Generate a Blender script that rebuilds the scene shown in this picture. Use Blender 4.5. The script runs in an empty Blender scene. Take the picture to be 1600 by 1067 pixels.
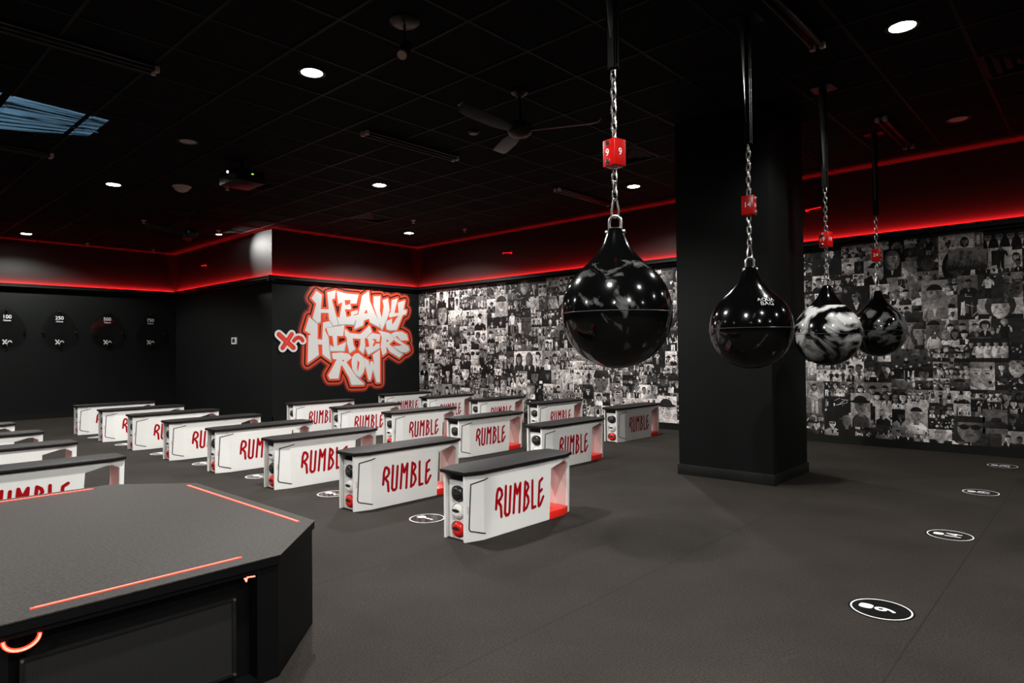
import bpy, bmesh, math, random
from mathutils import Vector, Matrix

# ------------------------------------------------------------------ camera, world, exposure
scene = bpy.context.scene
C = scene.collection
PI = math.pi
CEIL = 3.4
yaw, pitch, roll = math.radians(42.539), math.radians(0.8766), math.radians(-0.6032)
fw = Vector((-math.sin(yaw)*math.cos(pitch), math.cos(yaw)*math.cos(pitch), math.sin(pitch)))
rt0 = Vector((math.cos(yaw), math.sin(yaw), 0.0))
up0 = rt0.cross(fw)
rt = math.cos(roll)*rt0 + math.sin(roll)*up0
up = -math.sin(roll)*rt0 + math.cos(roll)*up0
cam_data = bpy.data.cameras.new('camera')
cam_data.sensor_width = 36.0
cam_data.lens = 1015.4*36.0/1600.0
cam_data.clip_start = 0.05
cam = bpy.data.objects.new('camera', cam_data)
cam.matrix_world = Matrix(((rt.x, up.x, -fw.x, 0.0), (rt.y, up.y, -fw.y, 0.0), (rt.z, up.z, -fw.z, 1.2), (0, 0, 0, 1)))
C.objects.link(cam)
scene.camera = cam

world = bpy.data.worlds.new('world')
scene.world = world
world.use_nodes = True
world.node_tree.nodes['Background'].inputs[0].default_value = (0.8, 1.0, 0.95, 1)
world.node_tree.nodes['Background'].inputs[1].default_value = 0.004

vs = scene.view_settings
vs.view_transform = 'Standard'
vs.look = 'None'
vs.gamma = 1.0
vs.use_curve_mapping = False
vs.exposure = 0.0

LAMP_W = 350.0          # power of every recessed ceiling lamp
COVE_W = 6.0           # watts per metre of the red strips on the ledges

# ------------------------------------------------------------------ materials
def new_mat(name):
    m = bpy.data.materials.new(name)
    m.use_nodes = True
    return m, m.node_tree, m.node_tree.nodes['Principled BSDF']

def mat(name, col, rough=0.5, metal=0.0, spec=0.5, noise=0.0, nscale=40.0, bump=0.0, bscale=200.0):
    m, nt, b = new_mat(name)
    b.inputs['Base Color'].default_value = (*col, 1)
    b.inputs['Roughness'].default_value = rough
    b.inputs['Metallic'].default_value = metal
    b.inputs['Specular IOR Level'].default_value = spec
    tc = nt.nodes.new('ShaderNodeTexCoord')
    if noise > 0:
        n = nt.nodes.new('ShaderNodeTexNoise'); n.inputs['Scale'].default_value = nscale; n.inputs['Detail'].default_value = 4
        nt.links.new(tc.outputs['Object'], n.inputs['Vector'])
        r = nt.nodes.new('ShaderNodeMapRange')
        r.inputs[1].default_value = 0.25; r.inputs[2].default_value = 0.75
        r.inputs[3].default_value = 1-noise; r.inputs[4].default_value = 1+noise
        nt.links.new(n.outputs['Fac'], r.inputs[0])
        mx = nt.nodes.new('ShaderNodeMix'); mx.data_type = 'RGBA'; mx.blend_type = 'MULTIPLY'
        mx.inputs[0].default_value = 1.0
        mx.inputs[6].default_value = (*col, 1)
        nt.links.new(r.outputs[0], mx.inputs[7])
        nt.links.new(mx.outputs[2], b.inputs['Base Color'])
    if bump > 0:
        n2 = nt.nodes.new('ShaderNodeTexNoise'); n2.inputs['Scale'].default_value = bscale; n2.inputs['Detail'].default_value = 3
        nt.links.new(tc.outputs['Object'], n2.inputs['Vector'])
        bp = nt.nodes.new('ShaderNodeBump'); bp.inputs['Strength'].default_value = bump; bp.inputs['Distance'].default_value = 0.002
        nt.links.new(n2.outputs['Fac'], bp.inputs['Height'])
        nt.links.new(bp.outputs['Normal'], b.inputs['Normal'])
    return m

def emit(name, col, strength):
    m, nt, b = new_mat(name)
    b.inputs['Base Color'].default_value = (*[min(c, 1) for c in col], 1)
    b.inputs['Emission Color'].default_value = (*col, 1)
    b.inputs['Emission Strength'].default_value = strength
    return m

def attr_mat(name, rough=0.55):
    m, nt, b = new_mat(name)
    a = nt.nodes.new('ShaderNodeAttribute'); a.attribute_name = 'Col'
    nt.links.new(a.outputs['Color'], b.inputs['Base Color'])
    b.inputs['Roughness'].default_value = rough
    b.inputs['Specular IOR Level'].default_value = 0.3
    return m

def clear_mat():
    m, nt, b = new_mat('clear_acrylic')
    nt.nodes.remove(b)
    L = nt.links.new
    tr = nt.nodes.new('ShaderNodeBsdfTransparent'); tr.inputs['Color'].default_value = (0.94, 0.94, 0.94, 1)
    gl = nt.nodes.new('ShaderNodeBsdfGlossy'); gl.inputs['Roughness'].default_value = 0.04
    lw = nt.nodes.new('ShaderNodeLayerWeight'); lw.inputs['Blend'].default_value = 0.5
    pw = nt.nodes.new('ShaderNodeMath'); pw.operation = 'POWER'; pw.inputs[1].default_value = 5.0; L(lw.outputs['Facing'], pw.inputs[0])
    fr = nt.nodes.new('ShaderNodeMapRange'); fr.inputs[3].default_value = 0.05; fr.inputs[4].default_value = 1.0; L(pw.outputs[0], fr.inputs[0])
    mx = nt.nodes.new('ShaderNodeMixShader')
    L(fr.outputs[0], mx.inputs[0]); L(tr.outputs[0], mx.inputs[1]); L(gl.outputs[0], mx.inputs[2])
    L(mx.outputs[0], nt.nodes['Material Output'].inputs['Surface'])
    return m

def collage_mat():
    """printed photographs: flat tones broken up by photographic grain, folds and blotches"""
    m, nt, b = new_mat('printed_collage')
    L = nt.links.new
    a = nt.nodes.new('ShaderNodeAttribute'); a.attribute_name = 'Col'
    tc = nt.nodes.new('ShaderNodeTexCoord')
    last = a.outputs['Color']
    for sc, det, lo, hi, v0, v1 in ((13, 5, 0.36, 0.64, 0.62, 1.40), (42, 3, 0.34, 0.66, 0.75, 1.28)):
        n = nt.nodes.new('ShaderNodeTexNoise'); n.inputs['Scale'].default_value = sc; n.inputs['Detail'].default_value = det; n.inputs['Distortion'].default_value = 1.2
        L(tc.outputs['Object'], n.inputs['Vector'])
        r = nt.nodes.new('ShaderNodeMapRange'); r.inputs[1].default_value = lo; r.inputs[2].default_value = hi; r.inputs[3].default_value = v0; r.inputs[4].default_value = v1
        L(n.outputs['Fac'], r.inputs[0])
        mx = nt.nodes.new('ShaderNodeMix'); mx.data_type = 'RGBA'; mx.blend_type = 'MULTIPLY'; mx.inputs[0].default_value = 1; mx.clamp_result = True
        L(last, mx.inputs[6]); L(r.outputs[0], mx.inputs[7]); last = mx.outputs[2]
    L(last, b.inputs['Base Color'])
    b.inputs['Roughness'].default_value = 0.5
    b.inputs['Specular IOR Level'].default_value = 0.25
    return m

def floor_material():
    m, nt, b = new_mat('floor_rubber')
    L = nt.links.new
    tc = nt.nodes.new('ShaderNodeTexCoord')
    n1 = nt.nodes.new('ShaderNodeTexNoise'); n1.inputs['Scale'].default_value = 120; n1.inputs['Detail'].default_value = 2
    n2 = nt.nodes.new('ShaderNodeTexNoise'); n2.inputs['Scale'].default_value = 1.6; n2.inputs['Detail'].default_value = 6
    n3 = nt.nodes.new('ShaderNodeTexNoise'); n3.inputs['Scale'].default_value = 9; n3.inputs['Detail'].default_value = 5; n3.inputs['Distortion'].default_value = 1.5
    for n in (n1, n2, n3): L(tc.outputs['Object'], n.inputs['Vector'])
    r1 = nt.nodes.new('ShaderNodeValToRGB')
    r1.color_ramp.elements[0].position = 0.3; r1.color_ramp.elements[0].color = (0.0150, 0.0129, 0.0109, 1)
    r1.color_ramp.elements[1].position = 0.7; r1.color_ramp.elements[1].color = (0.0325, 0.0280, 0.0239, 1)
    L(n1.outputs['Fac'], r1.inputs['Fac'])
    mr = nt.nodes.new('ShaderNodeMapRange'); mr.inputs[1].default_value = 0.3; mr.inputs[2].default_value = 0.75; mr.inputs[3].default_value = 0.8; mr.inputs[4].default_value = 1.2
    L(n2.outputs['Fac'], mr.inputs[0])
    mx = nt.nodes.new('ShaderNodeMix'); mx.data_type = 'RGBA'; mx.blend_type = 'MULTIPLY'; mx.inputs[0].default_value = 1
    L(r1.outputs['Color'], mx.inputs[6]); L(mr.outputs[0], mx.inputs[7])
    # roll seams every 1.2 m
    sx = nt.nodes.new('ShaderNodeSeparateXYZ'); L(tc.outputs['Object'], sx.inputs[0])
    def seam(sock, period, off, wdt):
        a = nt.nodes.new('ShaderNodeMath'); a.operation = 'ADD'; a.inputs[1].default_value = off + 100*period; L(sock, a.inputs[0])
        mo = nt.nodes.new('ShaderNodeMath'); mo.operation = 'MODULO'; mo.inputs[1].default_value = period; L(a.outputs[0], mo.inputs[0])
        lt = nt.nodes.new('ShaderNodeMath'); lt.operation = 'LESS_THAN'; lt.inputs[1].default_value = wdt; L(mo.outputs[0], lt.inputs[0])
        return lt.outputs[0]
    s1 = seam(sx.outputs[0], 1.22, 0.62, 0.006)
    mx2 = nt.nodes.new('ShaderNodeMix'); mx2.data_type = 'RGBA'; L(s1, mx2.inputs[0])
    L(mx.outputs[2], mx2.inputs[6]); mx2.inputs[7].default_value = (0.014, 0.0125, 0.0115, 1)
    # scuffs
    rs = nt.nodes.new('ShaderNodeMapRange'); rs.inputs[1].default_value = 0.66; rs.inputs[2].default_value = 0.74; rs.inputs[3].default_value = 0; rs.inputs[4].default_value = 0.25
    L(n3.outputs['Fac'], rs.inputs[0])
    mx3 = nt.nodes.new('ShaderNodeMix'); mx3.data_type = 'RGBA'; L(rs.outputs[0], mx3.inputs[0])
    L(mx2.outputs[2], mx3.inputs[6]); mx3.inputs[7].default_value = (0.05, 0.046, 0.042, 1)
    L(mx3.outputs[2], b.inputs['Base Color'])
    b.inputs['Roughness'].default_value = 0.8
    b.inputs['Specular IOR Level'].default_value = 0.07
    bp = nt.nodes.new('ShaderNodeBump'); bp.inputs['Strength'].default_value = 0.35; bp.inputs['Distance'].default_value = 0.002
    L(n1.outputs['Fac'], bp.inputs['Height']); L(bp.outputs['Normal'], b.inputs['Normal'])
    return m

def marble_mat(name, amount, seed, white=0.55, scale=3.0):
    """black vinyl with white swirls; amount 0..1 sets how much of it is white"""
    m, nt, b = new_mat(name)
    L = nt.links.new
    tc = nt.nodes.new('ShaderNodeTexCoord')
    mp = nt.nodes.new('ShaderNodeMapping'); mp.inputs['Location'].default_value = (seed*1.7, seed*0.9, seed*2.3)
    L(tc.outputs['Object'], mp.inputs['Vector'])
    n = nt.nodes.new('ShaderNodeTexNoise'); n.inputs['Scale'].default_value = scale; n.inputs['Detail'].default_value = 5
    n.inputs['Distortion'].default_value = 2.2; n.inputs['Roughness'].default_value = 0.5
    L(mp.outputs['Vector'], n.inputs['Vector'])
    r = nt.nodes.new('ShaderNodeValToRGB')
    e = r.color_ramp.elements
    p = 0.68 - 0.25*amount
    e[0].position = p; e[0].color = (0.0016, 0.0018, 0.0018, 1)
    e[1].position = p + 0.10; e[1].color = (white, white, white*0.98, 1)
    L(n.outputs['Fac'], r.inputs['Fac'])
    # the neck above the shoulder stays plain black
    sx = nt.nodes.new('ShaderNodeSeparateXYZ'); L(tc.outputs['Object'], sx.inputs[0])
    mr = nt.nodes.new('ShaderNodeMapRange'); mr.inputs[1].default_value = 0.235; mr.inputs[2].default_value = 0.24; mr.inputs[3].default_value = 1; mr.inputs[4].default_value = 0
    L(sx.outputs[2], mr.inputs[0])
    # swirls gather on the shoulder and thin out towards the bottom
    m2 = nt.nodes.new('ShaderNodeMapRange'); m2.inputs[1].default_value = -0.25; m2.inputs[2].default_value = 0.12; m2.inputs[3].default_value = 0.12; m2.inputs[4].default_value = 1
    L(sx.outputs[2], m2.inputs[0])
    mu = nt.nodes.new('ShaderNodeMath'); mu.operation = 'MULTIPLY'; L(mr.outputs[0], mu.inputs[0]); L(m2.outputs[0], mu.inputs[1])
    mx = nt.nodes.new('ShaderNodeMix'); mx.data_type = 'RGBA'; L(mu.outputs[0], mx.inputs[0])
    mx.inputs[6].default_value = (0.0016, 0.0018, 0.0018, 1); L(r.outputs['Color'], mx.inputs[7])
    L(mx.outputs[2], b.inputs['Base Color'])
    b.inputs['Roughness'].default_value = 0.105
    b.inputs['Specular IOR Level'].default_value = 0.5
    return m

def mesh_grille_mat():
    m, nt, b = new_mat('perforated_grille')
    L = nt.links.new
    tc = nt.nodes.new('ShaderNodeTexCoord')
    v = nt.nodes.new('ShaderNodeTexVoronoi'); v.inputs['Scale'].default_value = 150; v.inputs['Randomness'].default_value = 0
    L(tc.outputs['Object'], v.inputs['Vector'])
    r = nt.nodes.new('ShaderNodeValToRGB')
    r.color_ramp.elements[0].position = 0.35; r.color_ramp.elements[0].color = (0.003, 0.003, 0.003, 1)
    r.color_ramp.elements[1].position = 0.42; r.color_ramp.elements[1].color = (0.010, 0.010, 0.010, 1)
    L(v.outputs['Distance'], r.inputs['Fac']); L(r.outputs['Color'], b.inputs['Base Color'])
    b.inputs['Roughness'].default_value = 0.5
    return m

M = {}
M['wall'] = mat('black_wall_paint', (0.0054, 0.0066, 0.0060), 0.6, spec=0.14, noise=0.08, nscale=6, bump=0.25, bscale=90)
M['upper_wall'] = M['wall']
M['ceiling'] = mat('black_ceiling_tile', (0.0095, 0.0098, 0.0096), 0.9, spec=0.05, noise=0.2, nscale=120)
M['tbar'] = mat('black_grid_bar', (0.0090, 0.0088, 0.0085), 0.55, spec=0.10)
M['trim'] = mat('black_trim_paint', (0.006, 0.0065, 0.006), 0.42, spec=0.28)
M['floor'] = floor_material()
M['bench_white'] = mat('white_bench_plastic', (0.79, 0.79, 0.765), 0.42, spec=0.4, noise=0.02, nscale=5)
M['bench_inner'] = mat('liner_with_red_bounce', (0.70, 0.54, 0.51), 0.45, spec=0.4)  # bench interior; pink bounce from the red step is put into its colour
M['pad'] = mat('black_bench_pad', (0.0088, 0.0079, 0.0074), 0.6, spec=0.14, noise=0.12, nscale=30, bump=0.15, bscale=400)
M['crimson'] = mat('crimson_lettering', (0.34, 0.0015, 0.005), 0.5, spec=0.15)
M['step_red'] = mat('bright_red_step', (0.80, 0.022, 0.012), 0.35, spec=0.5)
M['groove'] = mat('dark_groove', (0.008, 0.008, 0.008), 0.6)
M['db_black'] = mat('black_urethane', (0.010, 0.010, 0.011), 0.32, spec=0.5)
M['db_white'] = mat('white_urethane', (0.72, 0.71, 0.69), 0.35, spec=0.5)
M['db_red'] = mat('red_urethane', (0.62, 0.012, 0.010), 0.28, spec=0.5)
M['steel'] = mat('polished_steel', (0.72, 0.72, 0.72), 0.18, metal=1.0)
M['chrome'] = mat('zinc_chain', (0.82, 0.82, 0.80), 0.25, metal=1.0)
M['black_metal'] = mat('black_metal', (0.007, 0.007, 0.007), 0.32, spec=0.35)
M['gusset'] = mat('satin_black_plate', (0.16, 0.16, 0.16), 0.30, metal=0.8)
M['box_red'] = mat('red_number_box', (0.44, 0.004, 0.003), 0.25, spec=0.5)
M['white'] = mat('white_print', (0.80, 0.80, 0.80), 0.4)
M['decal_black'] = mat('black_decal', (0.006, 0.006, 0.006), 0.16, spec=0.5)
M['stage_top'] = mat('stage_rubber_top', (0.0225, 0.0198, 0.0174), 0.65, spec=0.16, noise=0.62, nscale=95, bump=0.4, bscale=150)
M['stage_side'] = mat('stage_black_side', (0.0014, 0.0018, 0.0018), 0.55, spec=0.12)
M['grille'] = mesh_grille_mat()
M['lens'] = emit('lit_lamp_lens', (1.0, 0.97, 0.92), 110.0)
M['lens_off'] = mat('frosted_lens', (0.55, 0.48, 0.46), 0.4)
M['pale'] = mat('pale_plastic_cap', (0.60, 0.47, 0.43), 0.4)
M['column'] = mat('black_column_paint', (0.0034, 0.0042, 0.0038), 0.6, spec=0.14, noise=0.08, nscale=6)
M['led_red'] = emit('red_led_strip', (1.0, 0.03, 0.012), 1.6)
M['led_core'] = emit('red_led_core', (1.0, 0.085, 0.055), 7.0)
M['led_cove'] = emit('red_cove_led', (1.0, 0.01, 0.012), 2.0)
M['acrylic'] = clear_mat()
M['thermo'] = mat('white_plastic', (0.75, 0.75, 0.73), 0.4)
M['screen_dark'] = mat('dark_display', (0.02, 0.025, 0.025), 0.2)
M['bronze'] = mat('dark_bronze_blade', (0.008, 0.0066, 0.006), 0.32, spec=0.3)
M['rod_red'] = mat('red_rod_fixture', (0.55, 0.03, 0.03), 0.4)
M['graffiti'] = attr_mat('spray_paint', 0.5)
M['collage'] = collage_mat()
M['green_led'] = emit('green_indicator', (0.35, 0.8, 0.02), 2.0)
M['lens_glow'] = emit('projector_lens_glow', (0.75, 0.9, 1.0), 6.0)

# ------------------------------------------------------------------ mesh helpers
class MB:
    def __init__(s): s.v, s.f = [], []
    def add(s, vs, fs):
        o = len(s.v); s.v += [tuple(v) for v in vs]; s.f += [tuple(i+o for i in f) for f in fs]; return s
    def box(s, c, d, rz=0.0):
        cx, cy, cz = c; x, y, z = d[0]/2, d[1]/2, d[2]/2
        ca, sa = math.cos(rz), math.sin(rz)
        vs = [(cx+px*ca-py*sa, cy+px*sa+py*ca, cz+pz) for pz in (-z, z) for px, py in ((-x, -y), (x, -y), (x, y), (-x, y))]
        return s.add(vs, [(3, 2, 1, 0), (4, 5, 6, 7), (0, 1, 5, 4), (1, 2, 6, 5), (2, 3, 7, 6), (3, 0, 4, 7)])
    def bbox(s, x0, x1, y0, y1, z0, z1):
        return s.box(((x0+x1)/2, (y0+y1)/2, (z0+z1)/2), (x1-x0, y1-y0, z1-z0))
    def cyl(s, p0, p1, r0, r1=None, n=16):
        r1 = r0 if r1 is None else r1
        p0, p1 = Vector(p0), Vector(p1); d = (p1-p0).normalized()
        a = d.orthogonal().normalized(); b = d.cross(a)
        vs = [p0+(a*math.cos(2*PI*i/n)+b*math.sin(2*PI*i/n))*r0 for i in range(n)]
        vs += [p1+(a*math.cos(2*PI*i/n)+b*math.sin(2*PI*i/n))*r1 for i in range(n)]
        fs = [(i, (i+1) % n, n+(i+1) % n, n+i) for i in range(n)] + [tuple(range(n))[::-1], tuple(range(n, 2*n))]
        return s.add(vs, fs)
    def lathe(s, prof, n=32, c=(0, 0, 0), axis='z'):
        vs, fs = [], []
        for r, h in prof:
            for i in range(n):
                a = 2*PI*i/n
                if axis == 'z': p = (c[0]+r*math.cos(a), c[1]+r*math.sin(a), c[2]+h)
                elif axis == 'y': p = (c[0]+r*math.sin(a), c[1]+h, c[2]+r*math.cos(a))
                else: p = (c[0]+h, c[1]+r*math.cos(a), c[2]+r*math.sin(a))
                vs.append(p)
        m = len(prof)
        for j in range(m-1):
            for i in range(n):
                fs.append((j*n+i, j*n+(i+1) % n, (j+1)*n+(i+1) % n, (j+1)*n+i))
        fs.append(tuple(range(n))[::-1]); fs.append(tuple(range((m-1)*n, m*n)))
        return s.add(vs, fs)
    def tube(s, path, r, n=8, closed=False):
        P = [Vector(p) for p in path]; k = len(P); rings = []
        prev = None
        for i in range(k):
            if closed: d = P[(i+1) % k]-P[i-1]
            else: d = P[min(i+1, k-1)]-P[max(i-1, 0)]
            d.normalize()
            if prev is None: a = d.orthogonal().normalized()
            else:
                a = prev - d*prev.dot(d)
                a = a.normalized() if a.length > 1e-6 else d.orthogonal().normalized()
            prev = a; b = d.cross(a)
            rings.append([P[i]+(a*math.cos(2*PI*j/n)+b*math.sin(2*PI*j/n))*r for j in range(n)])
        vs = [v for q in rings for v in q]; fs = []
        for i in range(k if closed else k-1):
            i2 = (i+1) % k
            for j in range(n): fs.append((i*n+j, i*n+(j+1) % n, i2*n+(j+1) % n, i2*n+j))
        if not closed: fs += [tuple(range(n))[::-1], tuple(range((k-1)*n, k*n))]
        return s.add(vs, fs)
    def prism(s, pts, z0, z1):
        n = len(pts)
        vs = [(x, y, z0) for x, y in pts]+[(x, y, z1) for x, y in pts]
        return s.add(vs, [tuple(range(n))[::-1], tuple(range(n, 2*n))]+[(i, (i+1) % n, n+(i+1) % n, n+i) for i in range(n)])
    def build(s, name, m, parent=None, smooth=False, bevel=0.0, loc=None, angle=40):
        me = bpy.data.meshes.new(name)
        me.from_pydata(s.v, [], s.f); me.validate(); me.update()
        bm = bmesh.new(); bm.from_mesh(me)
        bmesh.ops.recalc_face_normals(bm, faces=bm.faces)
        if bevel > 0:
            es = [e for e in bm.edges if len(e.link_faces) == 2 and e.calc_face_angle(0) > math.radians(30)]
            bmesh.ops.bevel(bm, geom=es, offset=bevel, segments=2, affect='EDGES', profile=0.6, clamp_overlap=True)
        for f in bm.faces: f.smooth = smooth or bevel > 0
        if smooth or bevel > 0:
            for e in bm.edges:
                if len(e.link_faces) == 2 and e.calc_face_angle(0) > math.radians(angle): e.smooth = False
        bm.to_mesh(me); bm.free()
        me.materials.append(m)
        o = bpy.data.objects.new(name, me); C.objects.link(o)
        if parent is not None: o.parent = parent
        if loc is not None: o.location = loc
        return o

def tag(o, label, cat, group=None, kind=None):
    o['label'] = label; o['category'] = cat
    if group: o['group'] = group
    if kind: o['kind'] = kind
    return o

def struct(o, label=None, cat=None):
    o['kind'] = 'structure'
    if label: o['label'] = label
    if cat: o['category'] = cat
    return o

def thing(name, loc, label, cat, group=None, rz=0.0):
    o = bpy.data.objects.new(name, None); C.objects.link(o)
    o.empty_display_size = 0.05
    o.location = loc; o.rotation_euler = (0, 0, rz)
    return tag(o, label, cat, group)

def dup(root, loc, label, group=None, rz=None):
    """copy of a thing with copies of its parts and sub-parts; mesh data shared"""
    r = root.copy(); C.objects.link(r); r.location = loc; r['label'] = label
    if rz is not None: r.rotation_euler = (0, 0, rz)
    if group: r['group'] = group
    for ch in list(root.children):
        c = ch.copy(); C.objects.link(c); c.parent = r
        for g in list(ch.children):
            d = g.copy(); C.objects.link(d); d.parent = c
    return r

def text_mb(s, size, extrude=0.0, align='CENTER', bold=0.0):
    """text as an MB in the local x (right) / y (up) plane"""
    cu = bpy.data.curves.new('glyphs', 'FONT'); cu.body = s; cu.size = size
    cu.align_x = align; cu.align_y = 'CENTER'; cu.extrude = extrude; cu.resolution_u = 4; cu.offset = bold
    o = bpy.data.objects.new('glyphs', cu); C.objects.link(o)
    bpy.context.view_layer.update()
    me = bpy.data.meshes.new_from_object(o.evaluated_get(bpy.context.evaluated_depsgraph_get()))
    mb = MB(); mb.add([tuple(v.co) for v in me.vertices], [tuple(p.vertices) for p in me.polygons])
    bpy.data.objects.remove(o); bpy.data.curves.remove(cu); bpy.data.meshes.remove(me)
    return mb

def mapped(mb, fn):
    r = MB(); r.v = [tuple(fn(*v)) for v in mb.v]; r.f = list(mb.f); return r

def stroke2d(pts, w, closed=False, caps=True, n=12):
    """2D polygons covering a round-ended stroke of half width w"""
    polys = []
    k = len(pts)
    for i in range(k if closed else k-1):
        (x0, y0), (x1, y1) = pts[i], pts[(i+1) % k]
        dx, dy = x1-x0, y1-y0; l = math.hypot(dx, dy) or 1e-9
        nx, ny = -dy/l*w, dx/l*w
        polys.append([(x0+nx, y0+ny), (x1+nx, y1+ny), (x1-nx, y1-ny), (x0-nx, y0-ny)])
    if caps:
        for x, y in pts: polys.append([(x+w*math.cos(2*PI*j/n), y+w*math.sin(2*PI*j/n)) for j in range(n)])
    return polys

STEP = 5e-6        # successive brush strokes lie a hair above one another

def color_mesh(name, layers, m, fn, parent=None):
    """layers: list of (polygon2d, offset, colours) ; fn(u, v, offset) -> xyz ; one colour per corner or one for all"""
    me = bpy.data.meshes.new(name)
    vs, fs, cols = [], [], []
    for poly, off, col in layers:
        o = len(vs); vs += [fn(u, v, off) for u, v in poly]
        fs.append(tuple(range(o, o+len(poly))))
        cols += (list(col) if isinstance(col, list) else [col]*len(poly))
    me.from_pydata(vs, [], fs); me.update()
    ca = me.color_attributes.new('Col', 'FLOAT_COLOR', 'CORNER')
    flat = []
    for c in cols: flat += [c[0], c[1], c[2], 1.0]
    ca.data.foreach_set('color', flat)
    me.materials.append(m)
    o = bpy.data.objects.new(name, me); C.objects.link(o)
    if parent is not None: o.parent = parent
    return o

# ------------------------------------------------------------------ room shell
XL, XG, YJ, YN = -15.15, -10.797, 5.55, 8.83       # left wall, lettered wall, return wall, photo wall
XR, YS = 5.8, -5.5
COLX0, COLX1, COLY0, COLY1 = -3.095, -2.165, 5.726, 6.615

fl = MB().bbox(XL-0.2, XR+0.2, YS-0.2, YN+0.2, -0.12, 0.0).build('floor', M['floor']); struct(fl, 'dark grey speckled rubber floor', 'floor')
ce = MB().bbox(XL-0.2, XR+0.2, YS-0.2, YN+0.2, CEIL, CEIL+0.12).build('ceiling', M['ceiling']); struct(ce, 'black tiled ceiling with a square grid', 'ceiling')

g = MB()
x = -0.70
xs = [-0.70-0.5985*k for k in range(-10, 25)]
ys = [2.975+0.6*k for k in range(-14, 10)]
for x in xs:
    if XL < x < XR: g.bbox(x-0.012, x+0.012, YS, YN, CEIL-0.006, CEIL)
for y in ys:
    if YS < y < YN: g.bbox(XL, XR, y-0.012, y+0.012, CEIL-0.0065, CEIL)
struct(g.build('trim_1', M['tbar']), 'thin black ceiling grid bars', 'ceiling grid')

struct(MB().bbox(XL-0.2, XL, YS, YJ, 0, CEIL).build('wall_left', M['wall']), 'black far left wall carrying the plaques', 'wall')
struct(MB().bbox(XL-0.2, XG, YJ, YJ+0.2, 0, CEIL).build('wall_return', M['wall']), 'black return wall with the thermostat', 'wall')
struct(MB().bbox(XG-0.2, XG, YJ+0.2, YN, 0, CEIL).build('wall_lettered', M['wall']), 'black wall painted with graffiti lettering', 'wall')
struct(MB().bbox(XG-0.2, XR, YN, YN+0.2, 0, CEIL).build('wall_back', M['wall']), 'black back wall behind the photo mural', 'wall')
struct(MB().bbox(XR, XR+0.2, YS, YN, 0, CEIL).build('wall_right', M['wall']))
struct(MB().bbox(XL, XR, YS-0.2, YS, 0, CEIL).build('wall_near', M['wall']))
col = MB().bbox(COLX0+0.012, COLX1-0.012, COLY0+0.012, COLY1-0.012, 0, CEIL).build('wall_column', M['column'], bevel=0.004)
struct(col, 'square black column standing before the photo mural', 'column')
bb = MB().bbox(COLX0, COLX1, COLY0, COLY1, 0, 0.098).build('baseboard_column', M['trim'], bevel=0.003); struct(bb, 'black baseboard around the square column', 'baseboard')
struct(MB().bbox(XL, XL+0.014, YS, YJ, 0, 0.10).build('baseboard_left', M['trim']), 'black baseboard under the plaques', 'baseboard')
struct(MB().bbox(XL, XG+0.014, YJ-0.014, YJ, 0, 0.10).build('baseboard_return', M['trim']), 'black baseboard of the return wall', 'baseboard')
struct(MB().bbox(XG, XG+0.014, YJ-0.014, YN, 0, 0.10).build('baseboard_lettered', M['trim']), 'black baseboard under the graffiti lettering', 'baseboard')
struct(MB().bbox(XG, XR, YN-0.014, YN, 0, 0.095).build('baseboard_back', M['trim']), 'black baseboard under the photo mural', 'baseboard')

# ledges carrying the red cove light: an open trough with a low front lip
ZB, ZT, DEP = 2.50, 2.575, 0.095
def ledge(name, a, b, nrm, label, cove_label):
    """a, b: ends on the wall line; nrm: direction into the room"""
    a, b, nv = Vector((*a, 0)), Vector((*b, 0)), Vector((*nrm, 0))
    d = (b-a).normalized(); l = (b-a).length
    mb = MB()
    def slab(u0, u1, z0, z1):
        c = a+d*l/2+nv*(u0+u1)/2
        if abs(d.x) > 0.5: mb.box((c.x, c.y, (z0+z1)/2), (l, u1-u0, z1-z0))
        else: mb.box((c.x, c.y, (z0+z1)/2), (u1-u0, l, z1-z0))
    slab(0, DEP, ZB, ZB+0.014); slab(DEP-0.012, DEP, ZB, ZT); slab(DEP, DEP+0.008, ZT-0.022, ZT-0.006); slab(0, DEP-0.03, ZB-0.022, ZB)
    struct(mb.build(name, M['trim']), label, 'ledge')
    c = a+d*l/2+nv*0.009
    root = thing('cove_light', (c.x, c.y, ZB+0.050), cove_label, 'light strip', 'red light strips lying in the wall ledges')
    s = MB()
    if abs(d.x) > 0.5: s.box((0, 0, 0.008), (l-0.12, 0.012, 0.012))
    else: s.box((0, 0, 0.008), (0.012, l-0.12, 0.012))
    s.build('led_tape', M['led_cove'], root)
    for wdt, spread, frac, aw, tilt in ((0.008, 135, 4.2, 0.028, 45), (0.008, 20, 0.60, 0.058, -3)):
        L = bpy.data.lights.new('cove_glow', 'AREA'); L.shape = 'RECTANGLE'
        L.size = l-0.06; L.size_y = wdt; L.energy = COVE_W*l*frac; L.color = (1.0, 0.012, 0.016); L.spread = math.radians(spread)
        lo = bpy.data.objects.new('cove_glow', L); C.objects.link(lo); lo.parent = root
        lo.location = (nv.x*aw, nv.y*aw, 0.020)
        tl = math.radians(tilt)
        em_dir = Vector((-nv.x*math.sin(tl), -nv.y*math.sin(tl), math.cos(tl)))      # up, leaning to the wall
        zc_ = -em_dir; xc_ = d.copy(); yc_ = zc_.cross(xc_)
        lo.rotation_euler = Matrix((xc_, yc_, zc_)).transposed().to_euler()
ledge('trim_2', (XL, YS), (XL, YJ), (1, 0), 'black ledge along the plaque wall', 'red light strip glowing above the plaque wall')
ledge('trim_3', (XL, YJ), (XG+DEP, YJ), (0, -1), 'black ledge along the return wall', 'red light strip glowing above the thermostat wall')
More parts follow.
